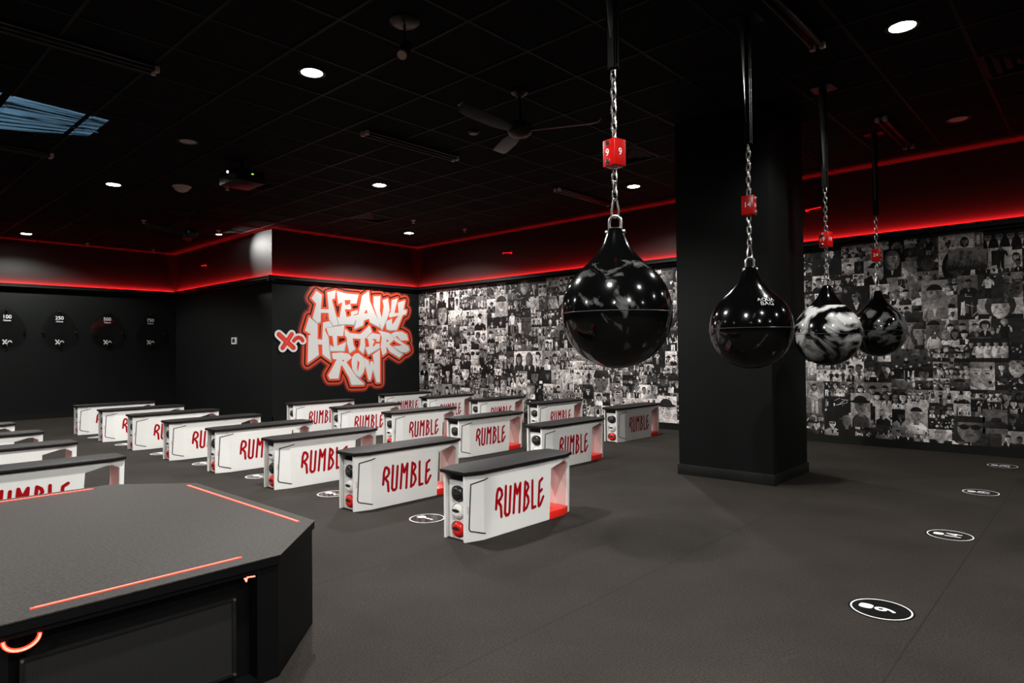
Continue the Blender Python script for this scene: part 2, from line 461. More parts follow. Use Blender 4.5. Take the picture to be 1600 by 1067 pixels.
ledge('trim_4', (XG, YJ-DEP), (XG, YN), (1, 0), 'black ledge over the graffiti lettering', 'red light strip glowing above the graffiti lettering')
ledge('trim_5', (XG, YN), (XR, YN), (0, -1), 'black ledge over the photo mural', 'red light strip glowing above the photo mural')

# ------------------------------------------------------------------ recessed lamps
def lamp(x, y, label, lit=True, power=1.0, aim=None, parent_group='round recessed ceiling lamps'):
    t = thing('ceiling_lamp', (x, y, CEIL), label, 'ceiling lamp', parent_group)
    MB().lathe([(0.082, -0.0), (0.082, -0.006), (0.095, -0.010), (0.106, -0.006), (0.106, 0.0)], 32).build('trim_ring', M['trim'], t, smooth=True)
    MB().lathe([(0.001, -0.004), (0.045, -0.005), (0.080, -0.003), (0.080, 0.0), (0.001, 0.0)], 32).build('lens', M['lens'] if lit else M['lens_off'], t, smooth=True)
    if lit:
        L = bpy.data.lights.new('lamp_beam', 'SPOT')
        L.energy = LAMP_W*power; L.spot_size = math.radians(148); L.spot_blend = 0.34; L.shadow_soft_size = 0.055
        L.color = (1.0, 0.98, 0.945)
        o = bpy.data.objects.new('lamp_beam', L); C.objects.link(o); o.parent = t; o.location = (0, 0, -0.02)
    return t
lamp(-4.555, 2.68, 'bright ceiling lamp above the second white bench of the long line, largest on the left', power=2.0)
lamp(-9.38, 2.68, 'bright ceiling lamp between the blue light patch and the far left corner', power=1.2)
lamp(-14.237, 2.683, 'bright ceiling lamp nearest the plaque wall')
lamp(-7.003, 5.094, 'bright ceiling lamp over the middle bench line, left of the first bag', power=1.25)
lamp(-1.001, 5.082, 'bright ceiling lamp at the upper right, nearest the camera', power=0.5)
lamp(-4.659, 7.524, 'bright ceiling lamp right behind the red box numbered 9', power=1.1)
lamp(-9.45, 7.524, 'bright ceiling lamp in the corner between graffiti and photo mural', power=1.0)
# lamps of the same grid outside the picture, seen as glints in the bags
for x, y, pw in ((0.6, 2.68, 0.45), (-1.25, 1.0, 1.3), (2.3, 0.30, 1.7), (2.3, 5.05, 0.22), (0.95, 7.40, 0.15), (4.5, 2.50, 2.0), (-7.0, 0.27, 1.3), (-11.85, 0.27, 1.0), (-4.6, -2.1, 1.3), (0.9, -2.1, 1.7)):
    lamp(x, y, 'recessed ceiling lamp of the same grid, beyond the picture edge', power=pw)
# gimbal lamp turned towards the corner of the return wall
t = thing('ceiling_lamp', (-11.95, 5.12, CEIL), 'tilted ceiling lamp shining on the return wall above the thermostat', 'ceiling lamp')
MB().lathe([(0.070, -0.0), (0.070, -0.006), (0.085, -0.010), (0.096, -0.006), (0.096, 0.0)], 32).build('trim_ring', M['trim'], t, smooth=True)
MB().lathe([(0.001, -0.004), (0.040, -0.005), (0.052, -0.003), (0.052, 0.0), (0.001, 0.0)], 24).build('lens', M['lens'], t, smooth=True)
L = bpy.data.lights.new('lamp_beam', 'SPOT'); L.energy = LAMP_W*0.55; L.spot_size = math.radians(74); L.spot_blend = 1.0; L.shadow_soft_size = 0.03
L.color = (1.0, 0.98, 0.945)
lo = bpy.data.objects.new('lamp_beam', L); C.objects.link(lo); lo.parent = t; lo.location = (0.0, -0.02, -0.05)
lo.rotation_euler = (Vector((-10.30, 5.60, 2.55))-Vector((-11.95, 5.05, 3.35))).to_track_quat('-Z', 'Y').to_euler()

# unlit downlights
lamp(-6.954, 2.671, 'unlit ceiling lamp with a pale pinkish disc, between two lit lamps on the left', lit=False)
lamp(-1.031, 7.534, 'unlit ceiling lamp with a pale disc near the right end of the photo mural', lit=False)
t = thing('smoke_detector', (-4.613, 4.495, CEIL), 'small round detector on the ceiling beside the near fan', 'detector')
MB().lathe([(0.055, 0), (0.055, -0.02), (0.04, -0.035), (0.001, -0.036)], 24).build('detector_body', M['black_metal'], t, smooth=True)
t = thing('ceiling_speaker', (-8.871, 3.325, CEIL), 'pale domed ceiling speaker between two lit lamps', 'speaker')
MB().lathe([(0.115, 0), (0.115, -0.012), (0.10, -0.02)], 28).build('rim', M['pale'], t, smooth=True)
MB().lathe([(0.098, -0.01), (0.085, -0.045), (0.05, -0.07), (0.001, -0.08)], 28).build('dome', M['pale'], t, smooth=True)

# pendant spotlight at the top of the picture
t = thing('pendant_spotlight', (-3.404, 2.687, CEIL), 'black pendant spotlight with a pinkish face under a ceiling rose', 'spotlight')
MB().lathe([(0.10, 0), (0.10, -0.008), (0.085, -0.02), (0.02, -0.024)], 28).build('ceiling_rose', M['black_metal'], t, smooth=True)
MB().cyl((0, 0, -0.02), (0, 0, -0.16), 0.008, n=10).build('stem', M['black_metal'], t, smooth=True)
dv = Vector((0.35, -0.55, -0.75)).normalized(); p0 = Vector((0, 0, -0.19)) - dv*0.07; p1 = p0+dv*0.15
MB().cyl(p0, p1, 0.036, 0.040, n=20).build('lamp_head', M['black_metal'], t, smooth=True)
MB().cyl(p1-dv*0.001, p1+dv*0.003, 0.031, n=20).build('face', M['pale'], t, smooth=True)

# twin tube fixtures
def twin_tube(x, y0, y1, label):
    t = thing('twin_tube_fixture', (x, y0, CEIL), label, 'ceiling fixture', 'black twin tube fixtures on the ceiling')
    l = y1-y0
    MB().bbox(-0.045, 0.045, 0, l, -0.022, 0).build('tray', M['black_metal'], t, bevel=0.003)
    for s in (-1, 1):
        MB().cyl((s*0.034, 0.02, -0.045), (s*0.034, l-0.02, -0.045), 0.013, n=12).build('tube', M['black_metal'], t, smooth=True)
        for e in (0.0, l): MB().box((s*0.034, e, -0.036), (0.036, 0.034, 0.046)).build('end_cap', M['pale'], t, bevel=0.006)
    return t
twin_tube(-5.36, 3.73, 4.93, 'twin tube fixture on the ceiling left of the near fan')
twin_tube(-1.50, 3.71, 4.91, 'twin tube fixture on the ceiling between the second bag bracket and the right lamp')
twin_tube(-1.55, 6.90, 8.05, 'twin tube fixture reddened on the ceiling right of the fourth bag bracket')
twin_tube(-5.31, 0.60, 1.80, 'twin tube fixture on the ceiling right of the blue light patch')
twin_tube(-8.39, 0.60, 1.80, 'twin tube fixture on the ceiling below the blue light patch')
twin_tube(-5.42, 6.84, 8.08, 'twin tube fixture on the ceiling left of the lamp behind box 9')

# sprinkler heads
for i, (x, y, lab) in enumerate(((-8.458, 3.737, 'small pale sprinkler head beside the projector'), (-11.538, 3.733, 'small pale sprinkler head left of the far fan'),
        (-11.589, 4.964, 'small sprinkler head right of the far fan, by the tilted lamp'), (-14.652, 3.739, 'small sprinkler head near the plaque wall, under the lamp'),
        (-14.627, 4.92, 'small sprinkler head in the far left corner'), (-8.48, 6.848, 'small sprinkler head above the corner lamp'),
        (-8.463, 7.999, 'small sprinkler head next to the ceiling edge over the mural'))):
    t = thing('sprinkler_head', (x, y, CEIL), lab, 'sprinkler', 'sprinkler heads on the ceiling')
    MB().lathe([(0.04, 0), (0.036, -0.012), (0.012, -0.014), (0.010, -0.045), (0.001, -0.046)], 16).build('escutcheon', M['pale'], t, smooth=True)
    MB().lathe([(0.001, -0.046), (0.026, -0.048), (0.026, -0.052), (0.001, -0.054)], 16).build('deflector', M['pale'], t, smooth=True)

# square ceiling vents
def vent(x, y, label, round_cone=False):
    t = thing('ceiling_vent', (x, y, CEIL), label, 'air vent', 'square black air vents in the ceiling')
    f = MB()
    for h in (0.285,):
        f.bbox(-h, h, -h, -h+0.03, -0.014, 0); f.bbox(-h, h, h-0.03, h, -0.014, 0); f.bbox(-h, -h+0.03, -h+0.03, h-0.03, -0.014, 0); f.bbox(h-0.03, h, -h+0.03, h-0.03, -0.014, 0)
    f.build('vent_frame', M['tbar'], t)
    for k, h in enumerate((0.22, 0.15, 0.08)):
        v = MB(); o = h; i = h-0.045; z0, z1 = -0.004-0.004*k, -0.026-0.006*k
        q = [(-o, -o, z0), (o, -o, z0), (o, o, z0), (-o, o, z0), (-i, -i, z1), (i, -i, z1), (i, i, z1), (-i, i, z1)]
        v.add(q, [(j, (j+1) % 4, 4+(j+1) % 4, 4+j) for j in range(4)])
        q2 = [(a, b, c+0.002) for a, b, c in q]; v.add(q2, [(4+j, 4+(j+1) % 4, (j+1) % 4, j) for j in range(4)])
        v.build('louvre', M['tbar'], t)
    return t
vent(-3.98, 6.28, 'square ceiling vent of nested louvres beside the first bag chain')
vent(-8.77, 6.28, 'square ceiling vent above the graffiti lettering')
vent(-8.05, 3.90, 'square ceiling vent behind the projector')
vent(-0.40, 6.28, 'square ceiling vent at the right picture edge, tinged red')

# ceiling fans
def fan(x, y, z, angles, r, label):
    t = thing('ceiling_fan', (x, y, CEIL), label, 'ceiling fan', 'three bladed ceiling fans')
    dz = z-CEIL
    MB().lathe([(0.075, 0), (0.07, -0.03), (0.03, -0.06), (0.014, -0.06)], 24).build('canopy', M['black_metal'], t, smooth=True)
    MB().cyl((0, 0, -0.05), (0, 0, dz+0.09), 0.013, n=12).build('downrod', M['black_metal'], t, smooth=True)
    MB().lathe([(0.014, dz+0.10), (0.05, dz+0.085), (0.098, dz+0.05), (0.105, dz+0.01), (0.098, dz-0.02), (0.07, dz-0.045), (0.001, dz-0.055)], 32).build('motor_housing', M['black_metal'], t, smooth=True)
    for a in angles:
        a = math.radians(a); m = MB()
        prof = [(0.09, 0.030, 0.0), (0.16, 0.050, 0.0), (0.30, 0.064, 0.004), (r-0.10, 0.060, 0.012), (r-0.03, 0.050, 0.020), (r, 0.030, 0.045)]
        vv = []
        for d, h, zz in prof:
            for s, k in ((-1, -0.20), (1, 0.20)):
                for th in (0.004, -0.004):
                    px, py = d, s*h
                    vv.append((px*math.cos(a)-py*math.sin(a), px*math.sin(a)+py*math.cos(a), dz+zz+py*0.26+th))
        ff = []
        n = len(prof)
        for i in range(n-1):
            b0, b1 = i*4, i*4+4
            ff += [(b0, b0+2, b1+2, b1), (b0+1, b1+1, b1+3, b0+3), (b0, b1, b1+1, b0+1), (b0+2, b0+3, b1+3, b1+2)]
        ff += [(0, 1, 3, 2), ((n-1)*4, (n-1)*4+2, (n-1)*4+3, (n-1)*4+1)]
        m.add(vv, ff); m.build('blade', M['bronze'], t, bevel=0.002)
        MB().box((0.085*math.cos(a), 0.085*math.sin(a), dz+0.004), (0.10, 0.045, 0.012), a).build('blade_bracket', M['black_metal'], t, bevel=0.003)
    return t
fan(-3.61, 4.06, 3.05, (270, 150, 30), 0.68, 'dark three bladed fan hanging left of the first bag chain')
fan(-10.35, 4.01, 3.05, (285, 165, 45), 0.72, 'black three bladed fan hanging in the far left, before the return wall')

# projector and its light patch on the ceiling
PP = Vector((-6.975, 3.10, 3.17))
t = thing('projector', (-7.22, 3.36, CEIL), 'black ceiling projector with a lit lens and a tiny green light', 'projector')
MB().cyl((0, 0, 0), (0, 0, -0.14), 0.02, n=12).build('mount_pole', M['black_metal'], t, smooth=True)
MB().box((0, 0, -0.21), (0.42, 0.34, 0.14), 0.0).build('projector_body', M['black_metal'], t, bevel=0.012)
rel = PP-Vector((-7.22, 3.36, CEIL))
MB().cyl((rel.x, rel.y+0.06, rel.z), (rel.x, rel.y-0.02, rel.z), 0.042, 0.038, n=20).build('lens_barrel', M['black_metal'], t, smooth=True)
MB().cyl((rel.x+0.025, rel.y-0.018, rel.z-0.005), (rel.x+0.025, rel.y-0.030, rel.z-0.005), 0.012, n=16).build('lens_glass', M['lens_glow'], t, smooth=True)
MB().box((0.214, 0.02, -0.19), (0.006, 0.022, 0.012)).build('status_light', M['green_led'], t)
L = bpy.data.lights.new('projector_beam', 'POINT'); L.energy = 2600.0; L.shadow_soft_size = 0.0
L.use_nodes = True
nt = L.node_tree; nd = nt.nodes; lk = nt.links.new
em = nd['Emission']
def mth(op, a, b=None):
    n = nd.new('ShaderNodeMath'); n.operation = op
    for i, q in enumerate((a, b)):
        if q is None: continue
        if isinstance(q, (int, float)): n.inputs[i].default_value = q
        else: lk(q, n.inputs[i])
    return n.outputs[0]
tc = nd.new('ShaderNodeTexCoord'); sp = nd.new('ShaderNodeSeparateXYZ'); lk(tc.outputs['Normal'], sp.inputs[0])
H_P = CEIL-PP.z
dz = mth('MAXIMUM', mth('ABSOLUTE', sp.outputs[2]), 0.0005)
SGN = 1.0
u = mth('MULTIPLY', mth('DIVIDE', sp.outputs[0], dz), H_P*SGN)      # offset from the lens along x, metres on the ceiling
v = mth('MULTIPLY', mth('DIVIDE', sp.outputs[1], dz), H_P*SGN)
rr = mth('DIVIDE', u, mth('MULTIPLY', v, -1.0))                     # fan angle
inside = mth('MULTIPLY', mth('GREATER_THAN', mth('MULTIPLY', v, -1.0), 1.14), mth('LESS_THAN', mth('MULTIPLY', v, -1.0), 2.6))
inside = mth('MULTIPLY', inside, mth('MULTIPLY', mth('GREATER_THAN', rr, -0.485), mth('LESS_THAN', rr, 0.112)))
cut = mth('LESS_THAN', mth('ADD', mth('MULTIPLY', u, -1.0), mth('MULTIPLY', v, 0.0)), 0.92)
inside = mth('MULTIPLY', inside, cut)
cb = nd.new('ShaderNodeCombineXYZ'); lk(mth('MULTIPLY', rr, 26.0), cb.inputs[0]); lk(mth('MULTIPLY', v, 1.3), cb.inputs[1])
nz = nd.new('ShaderNodeTexNoise'); nz.inputs['Scale'].default_value = 1.0; nz.inputs['Detail'].default_value = 5; lk(cb.outputs[0], nz.inputs['Vector'])
rp = nd.new('ShaderNodeMapRange'); rp.inputs[1].default_value = 0.42; rp.inputs[2].default_value = 0.60; rp.inputs[3].default_value = 0.02; rp.inputs[4].default_value = 1.0; lk(nz.outputs['Fac'], rp.inputs[0])
r2 = mth('ADD', mth('ADD', mth('MULTIPLY', u, u), mth('MULTIPLY', v, v)), H_P*H_P)
fall = mth('POWER', r2, 1.5)
st = mth('MULTIPLY', mth('MULTIPLY', inside, mth('GREATER_THAN', sp.outputs[2], 0.0)), mth('MULTIPLY', rp.outputs[0], fall))
lk(st, em.inputs['Strength']); em.inputs['Color'].default_value = (0.30, 0.62, 0.95, 1)
lo = bpy.data.objects.new('projector_beam', L); C.objects.link(lo); lo.parent = t; lo.location = rel + Vector((0, -0.04, 0))

# small fixtures on the upper walls
def rod_fixture(x, y, z, dx, label):
    t = thing('rod_fixture', (x, y, z), label, 'wall fixture', 'small rod fixtures on the upper walls')
    MB().box((0, -0.012, 0), (0.06, 0.024, 0.05)).build('wall_plate', M['black_metal'], t, bevel=0.003)
    MB().cyl((0, -0.035, 0.0), (dx, -0.035, -0.014), 0.010, n=12).build('rod', M['rod_red'], t, smooth=True)
    MB().lathe([(0.001, -0.02), (0.02, -0.016), (0.026, 0), (0.02, 0.016), (0.001, 0.02)], 16, (dx, -0.035, -0.014), 'x').build('round_end', M['rod_red'], t, smooth=True)
rod_fixture(-8.28, YN, 3.035, 0.21, 'small red rod fixture on the wall above the mural, left of the first bag')
rod_fixture(-2.68, YN, 3.010, -0.17, 'small red rod fixture on the wall right of the column')
rod_fixture(-13.70, YJ, 3.035, 0.2, 'small red rod fixture on the return wall, high up')

# ------------------------------------------------------------------ traced lettering, metres on its own surface
LETTERS= [[(6.403, 2.361),(6.526, 2.293),(6.496, 2.025),(6.661, 2.031),(6.629, 2.345),(6.82, 2.397),(6.796, 2.242),(6.731, 2.213),(6.874, 1.737),(6.757, 1.709),(6.671, 1.829),(6.655, 1.96),(6.498, 1.954),(6.492, 1.783),(6.427, 1.752),(6.323, 1.849),(6.402, 2.121),(6.303, 2.216)],
[(6.832, 2.388),(7.009, 2.352),(7.19, 2.342),(7.326, 2.344),(7.275, 2.162),(7.128, 2.16),(7.147, 2.229),(7.008, 2.217),(7.025, 2.119),(7.14, 2.15),(7.157, 2.047),(7.013, 2.041),(7.053, 1.892),(7.15, 1.921),(7.145, 1.999),(7.311, 2.042),(7.298, 1.968),(7.205, 1.944),(7.26, 1.845),(7.216, 1.745),(7.04, 1.751),(6.874, 1.737),(6.834, 1.895),(6.893, 1.876),(6.954, 2.173),(6.865, 2.132)],
[(7.405, 2.322),(7.561, 2.427),(7.587, 2.23),(7.817, 1.785),(7.836, 1.699),(7.584, 1.801),(7.565, 1.876),(7.451, 1.84),(7.425, 1.739),(7.214, 1.655),(7.258, 1.835),(7.216, 1.933),(7.314, 1.953)],
[(7.676, 2.326),(7.845, 2.341),(7.826, 2.046),(7.871, 1.907),(7.919, 2.138),(7.894, 2.262),(8.027, 2.307),(8.072, 2.067),(8.003, 1.878),(7.868, 1.645),(7.817, 1.764),(7.67, 2.148)],
[(8.122, 2.274),(8.28, 2.326),(8.187, 2.016),(8.291, 2.02),(8.272, 2.231),(8.468, 2.291),(8.424, 2.092),(8.515, 2.085),(8.486, 1.999),(8.402, 1.979),(8.246, 1.662),(8.082, 1.649),(7.981, 1.674),(7.969, 1.833),(8.125, 1.903),(8.131, 1.771),(8.29, 1.964),(8.057, 1.912),(8.044, 1.967),(8.092, 2.035)],
[(6.257, 1.875),(6.433, 1.735),(6.425, 1.465),(6.521, 1.456),(6.54, 1.778),(6.717, 1.813),(6.745, 1.702),(6.596, 1.678),(6.584, 1.633),(6.657, 1.502),(6.673, 1.309),(6.706, 1.055),(6.524, 1.179),(6.52, 1.365),(6.436, 1.365),(6.451, 1.17),(6.219, 1.024),(6.239, 1.533),(6.299, 1.549),(6.169, 1.616)],
[(6.607, 1.674),(7.004, 1.738),(6.973, 1.526),(6.837, 1.529),(6.842, 1.34),(7.044, 1.423),(7.0, 1.236),(6.684, 1.238),(6.668, 1.36),(6.766, 1.324),(6.738, 1.528),(6.663, 1.528)],
[(7.01, 1.676),(7.117, 1.59),(7.332, 1.571),(7.376, 1.583),(7.575, 1.751),(7.635, 1.618),(7.494, 1.504),(7.462, 1.483),(7.474, 1.318),(7.422, 1.18),(7.317, 1.265),(7.355, 1.36),(7.362, 1.477),(7.183, 1.486),(7.201, 1.36),(7.249, 1.276),(7.108, 1.194),(7.061, 1.36),(7.05, 1.495),(7.003, 1.547)],
[(7.49, 1.488),(7.631, 1.597),(7.839, 1.572),(7.812, 1.42),(7.727, 1.425),(7.733, 1.382),(7.818, 1.388),(7.817, 1.29),(7.538, 1.158),(7.464, 1.307),(7.565, 1.328),(7.535, 1.478)],
[(7.761, 1.653),(8.053, 1.603),(8.16, 1.527),(8.167, 1.46),(8.05, 1.372),(8.24, 1.25),(8.399, 1.165),(8.3, 1.093),(8.062, 1.218),(7.983, 1.328),(7.982, 1.207),(7.888, 1.143),(7.837, 1.317),(7.865, 1.502),(7.846, 1.578)],
[(8.093, 1.587),(8.216, 1.633),(8.382, 1.635),(8.508, 1.575),(8.543, 1.457),(8.352, 1.445),(8.243, 1.544),(8.208, 1.527),(8.352, 1.428),(8.548, 1.327),(8.576, 1.248),(8.49, 1.198),(8.35, 1.204),(8.131, 1.328),(8.379, 1.35),(8.173, 1.449),(8.174, 1.516)],
[(6.724, 1.203),(6.926, 1.215),(7.086, 1.191),(7.166, 1.116),(7.041, 1.025),(7.126, .922),(7.255, .751),(7.436, .603),(7.43, .575),(7.145, .583),(7.093, .738),(6.94, .972),(6.914, .955),(6.865, .719),(6.674, .722),(6.639, .79),(6.737, .932),(6.826, 1.084),(6.743, 1.094)],
[(7.171, 1.125),(7.237, 1.189),(7.314, 1.198),(7.424, 1.122),(7.467, .941),(7.432, .82),(7.343, .719),(7.255, .769),(7.169, .893),(7.154, 1.032)],
[(7.435, 1.112),(7.558, 1.044),(7.568, .939),(7.592, 1.034),(7.643, 1.033),(7.683, .955),(7.644, 1.166),(7.818, 1.266),(7.818, .606),(7.726, .61),(7.647, .861),(7.594, .663),(7.543, .66),(7.478, .894),(7.456, .998)]]
COUNTERS= [[(7.503, 2.061),(7.528, 1.987),(7.446, 1.978)],
[(7.63, 1.479),(7.747, 1.469),(7.721, 1.441),(7.746, 1.42),(7.707, 1.377),(7.733, 1.388),(7.655, 1.317),(7.649, 1.355),(7.695, 1.436)],
[(7.984, 1.47),(8.038, 1.449),(7.984, 1.41)],
[(6.952, 1.077),(6.999, 1.063),(6.951, 1.041)],
[(7.291, 1.067),(7.334, 1.01),(7.294, .833),(7.278, .909)],
[(6.512, 1.915),(6.609, 1.918),(6.602, 1.806),(6.54, 1.805)]]
EMBLEM= [[(5.664, 1.543),(5.94, 1.309)],
[(5.909, 1.552),(5.731, 1.304)],
[(5.947, 1.434),(5.985, 1.476),(6.044, 1.494),(6.096, 1.476),(6.122, 1.435)]]
RUMBLE= [[(-0.296, .177),(-0.287, .269),(-0.275, .301),(-0.261, .303),(-0.242, .287),(-0.238, .258),(-0.253, .235),(-0.283, .218)],
[(-0.272, .215),(-0.251, .188),(-0.246, .118)],
[(-0.2, .308),(-0.212, .136),(-0.2, .118),(-0.181, .118),(-0.169, .131),(-0.155, .299)],
[(-0.128, .121),(-0.11, .308),(-0.09, .242),(-0.057, .306),(-0.071, .116)],
[(-0.024, .117),(-0.007, .307),(.018, .29),(.025, .266),(-0.001, .229),(.021, .197),(.026, .167),(.005, .131),(-0.024, .117)],
[(.068, .305),(.063, .118),(.096, .121)],
[(.174, .304),(.143, .285),(.13, .135),(.134, .119),(.148, .124),(.183, .175)],
[(.139, .211),(.168, .228)]]

# ------------------------------------------------------------------ graffiti lettering
GR = thing('graffiti_lettering', (XG, 7.2, 0), 'red and white graffiti lettering reading HEAVY HITTERS ROW on the black wall', 'wall painting')
def gfn(u, v, off): return (off, u-7.2, v)
BLACKP = (0.006, 0.006, 0.006)
lay = []
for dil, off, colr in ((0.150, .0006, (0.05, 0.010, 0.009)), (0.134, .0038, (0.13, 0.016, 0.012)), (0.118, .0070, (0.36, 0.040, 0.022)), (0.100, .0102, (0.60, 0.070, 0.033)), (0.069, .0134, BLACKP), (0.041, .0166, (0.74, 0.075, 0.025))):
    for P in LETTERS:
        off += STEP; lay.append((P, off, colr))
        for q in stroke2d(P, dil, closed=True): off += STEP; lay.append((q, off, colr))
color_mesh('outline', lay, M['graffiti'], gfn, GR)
lay = []
for P in LETTERS:
    zs = [z for _, z in P]; z0, z1 = min(zs), max(zs)
    # white fill cut in horizontal bands so that the sprayed grey foot can blend upward
    cols = []
    for (yv, z) in P:
        k = min(1.0, max(0.0, (z-z0)/(0.30*(z1-z0))))
        gcol = 0.40+0.30*k
        cols.append((gcol, gcol*0.985, gcol*0.965))
    lay.append((P, .0200+len(lay)*STEP, (0.66, 0.65, 0.635)))
    for (a, b) in zip(P, P[1:]+P[:1]):
        if (a[1]+b[1])/2 < z0+0.22*(z1-z0):
            for q in stroke2d([a, b], 0.010, caps=False): lay.append((q, .0210+len(lay)*STEP, (0.36, 0.37, 0.37)))
for P in COUNTERS: lay.append((P, .0222+len(lay)*STEP, (0.74, 0.075, 0.025)))
color_mesh('letters', lay, M['graffiti'], gfn, GR)
lay = []
for S, w in zip(EMBLEM, (0.044, 0.040, 0.036)):
    for q in stroke2d(S, w+0.038): lay.append((q, .0225+len(lay)*STEP, (0.66, 0.65, 0.635)))
for S, w in zip(EMBLEM, (0.044, 0.040, 0.036)):
    for q in stroke2d(S, w): lay.append((q, .0235+len(lay)*STEP, (0.56, 0.026, 0.016)))
    hi = [(a*0.9+S[0][0]*0.1, b+0.012) for a, b in S]
    for q in stroke2d(hi[:2], w*0.35): lay.append((q, .0245+len(lay)*STEP, (0.72, 0.06, 0.028)))
color_mesh('emblem', lay, M['graffiti'], gfn, GR)

# ------------------------------------------------------------------ photo mural
rng = random.Random(11)
MX0, MX1, MZ0, MZ1 = XG+0.02, 0.6, 0.097, 2.477
mlay = []
def tone(g):
    g = max(0.0, min(1.0, g))**1.15*1.16; return (g*1.0, g*0.93, g*0.90)
def clip_poly(poly, x0, z0, x1, z1):
    def cl(P, f, inter):
        out = []
        for i in range(len(P)):
            a, b = P[i-1], P[i]
            fa, fb = f(a), f(b)
            if fb:
                if not fa: out.append(inter(a, b))
                out.append(b)
            elif fa: out.append(inter(a, b))
        return out
    def ix(c): return lambda a, b: (c, a[1]+(b[1]-a[1])*(c-a[0])/((b[0]-a[0]) or 1e-9))
    def iz(c): return lambda a, b: (a[0]+(b[0]-a[0])*(c-a[1])/((b[1]-a[1]) or 1e-9), c)
    for f, i in ((lambda p: p[0] >= x0, ix(x0)), (lambda p: p[0] <= x1, ix(x1)), (lambda p: p[1] >= z0, iz(z0)), (lambda p: p[1] <= z1, iz(z1))):
        if not poly: return poly
        poly = cl(poly, f, i)
    return poly
def ell(cx, cz, rx, rz, n=12, a0=0, a1=2*PI, tilt=0.0):
    k = n if abs(a1-a0-2*PI) < 1e-6 else n+1
    o = []
    for i in range(k):
        a = a0+(a1-a0)*i/n
        px, pz = rx*math.cos(a), rz*math.sin(a)
        o.append((cx+px*math.cos(tilt)-pz*math.sin(tilt), cz+px*math.sin(tilt)+pz*math.cos(tilt)))
    return o
class Photo:
    def __init__(s, x0, z0, x1, z1, base): s.b = (x0, z0, x1, z1); s.o = base; s.lx = rng.choice((-1, 1))*rng.uniform(.5, 1.2); s.lz = rng.uniform(-.1, .9)
    def put(s, poly, g, dz=0.0):
        P = clip_poly(poly, *s.b)
        if len(P) >= 3:
            s.o += 0.00004
            # the printed picture's own soft modelling: tones run across each shape
            xs_ = [q[0] for q in P]; zs_ = [q[1] for q in P]
            wx, wz = max(xs_)-min(xs_) or 1, max(zs_)-min(zs_) or 1
            mx_, mz_ = (max(xs_)+min(xs_))/2, (max(zs_)+min(zs_))/2
            mlay.append((P, s.o, [tone(g*(1+s.lx*(q[0]-mx_)/wx+s.lz*(q[1]-mz_)/wz)) for q in P]))
    def bg(s, g0, g1):
        x0, z0, x1, z1 = s.b
        mlay.append(([(x0, z0), (x1, z0), (x1, z1), (x0, z1)], s.o, [tone(g0), tone(g0), tone(g1), tone(g1)]))
def head(p, cx, cz, r, skin, hair, style, tilt=0.0):
    sk = skin
    if style == 'long': p.put(ell(cx, cz-r*0.25, r*1.05, r*1.55), hair)
    if style == 'afro': p.put(ell(cx, cz+r*0.25, r*1.25, r*1.25), hair)
    p.put([(cx-r*0.32, cz-r*1.5), (cx+r*0.32, cz-r*1.5), (cx+r*0.30, cz-r*0.6), (cx-r*0.30, cz-r*0.6)], sk*0.75)
    p.put(ell(cx, cz, r*0.74, r*1.0, 14, tilt=tilt), sk)
    p.put(ell(cx+r*0.30, cz-r*0.05, r*0.38, r*0.82, 10), sk*0.78)
    p.put(ell(cx, cz+r*0.30, r*0.80, r*0.80, 10, 0.15, PI-0.15), hair)
    if style == 'hat':
        p.put(ell(cx, cz+r*0.45, r*1.35, r*0.22, 12), hair*0.6); p.put(ell(cx, cz+r*0.5, r*0.82, r*0.75, 10, 0, PI), hair*0.7)
    if style == 'glasses':
        for k in (-1, 1): p.put(ell(cx+k*r*0.33, cz+r*0.08, r*0.30, r*0.20, 8), 0.012)
        p.put([(cx-r*0.7, cz+r*0.12), (cx+r*0.7, cz+r*0.12), (cx+r*0.7, cz+r*0.2), (cx-r*0.7, cz+r*0.2)], 0.02)
    elif r > 0.028:
        for k in (-1, 1):
            p.put(ell(cx+k*r*0.30, cz+r*0.08, r*0.15, r*0.07, 8), sk*0.18)
            p.put([(cx+k*r*0.30-r*0.2, cz+r*0.22), (cx+k*r*0.30+r*0.2, cz+r*0.22), (cx+k*r*0.30+r*0.18, cz+r*0.29), (cx+k*r*0.30-r*0.18, cz+r*0.29)], hair*0.8+0.01)
        p.put([(cx-r*0.06, cz+r*0.05), (cx+r*0.10, cz-r*0.25), (cx-r*0.12, cz-r*0.25)], sk*0.6)
    if r > 0.022:
        p.put(ell(cx, cz-r*0.48, r*0.26, r*0.07 if style != 'smile' else r*0.12, 8), 0.55*sk if style != 'smile' else min(1, sk*1.5))
def bust(p, cx, zb, zt, w, skin, hair, cloth, style):
    h = zt-zb; r = h*0.24
    cz = zt-r*1.35
    p.put([(cx-w*0.5, zb), (cx+w*0.5, zb), (cx+w*0.46, zb+h*0.26), (cx+w*0.22, zb+h*0.40), (cx-w*0.22, zb+h*0.40), (cx-w*0.46, zb+h*0.26)], cloth)
    if rng.random() < 0.45: p.put([(cx-w*0.12, zb+h*0.41), (cx+w*0.12, zb+h*0.41), (cx+w*0.02, zb+h*0.08), (cx-w*0.02, zb+h*0.08)], 0.75 if cloth < 0.3 else 0.03)
    p.put([(cx-w*0.5, zb), (cx-w*0.30, zb), (cx-w*0.28, zb+h*0.24)], cloth*0.6)
    head(p, cx, cz, r, skin, hair, style)
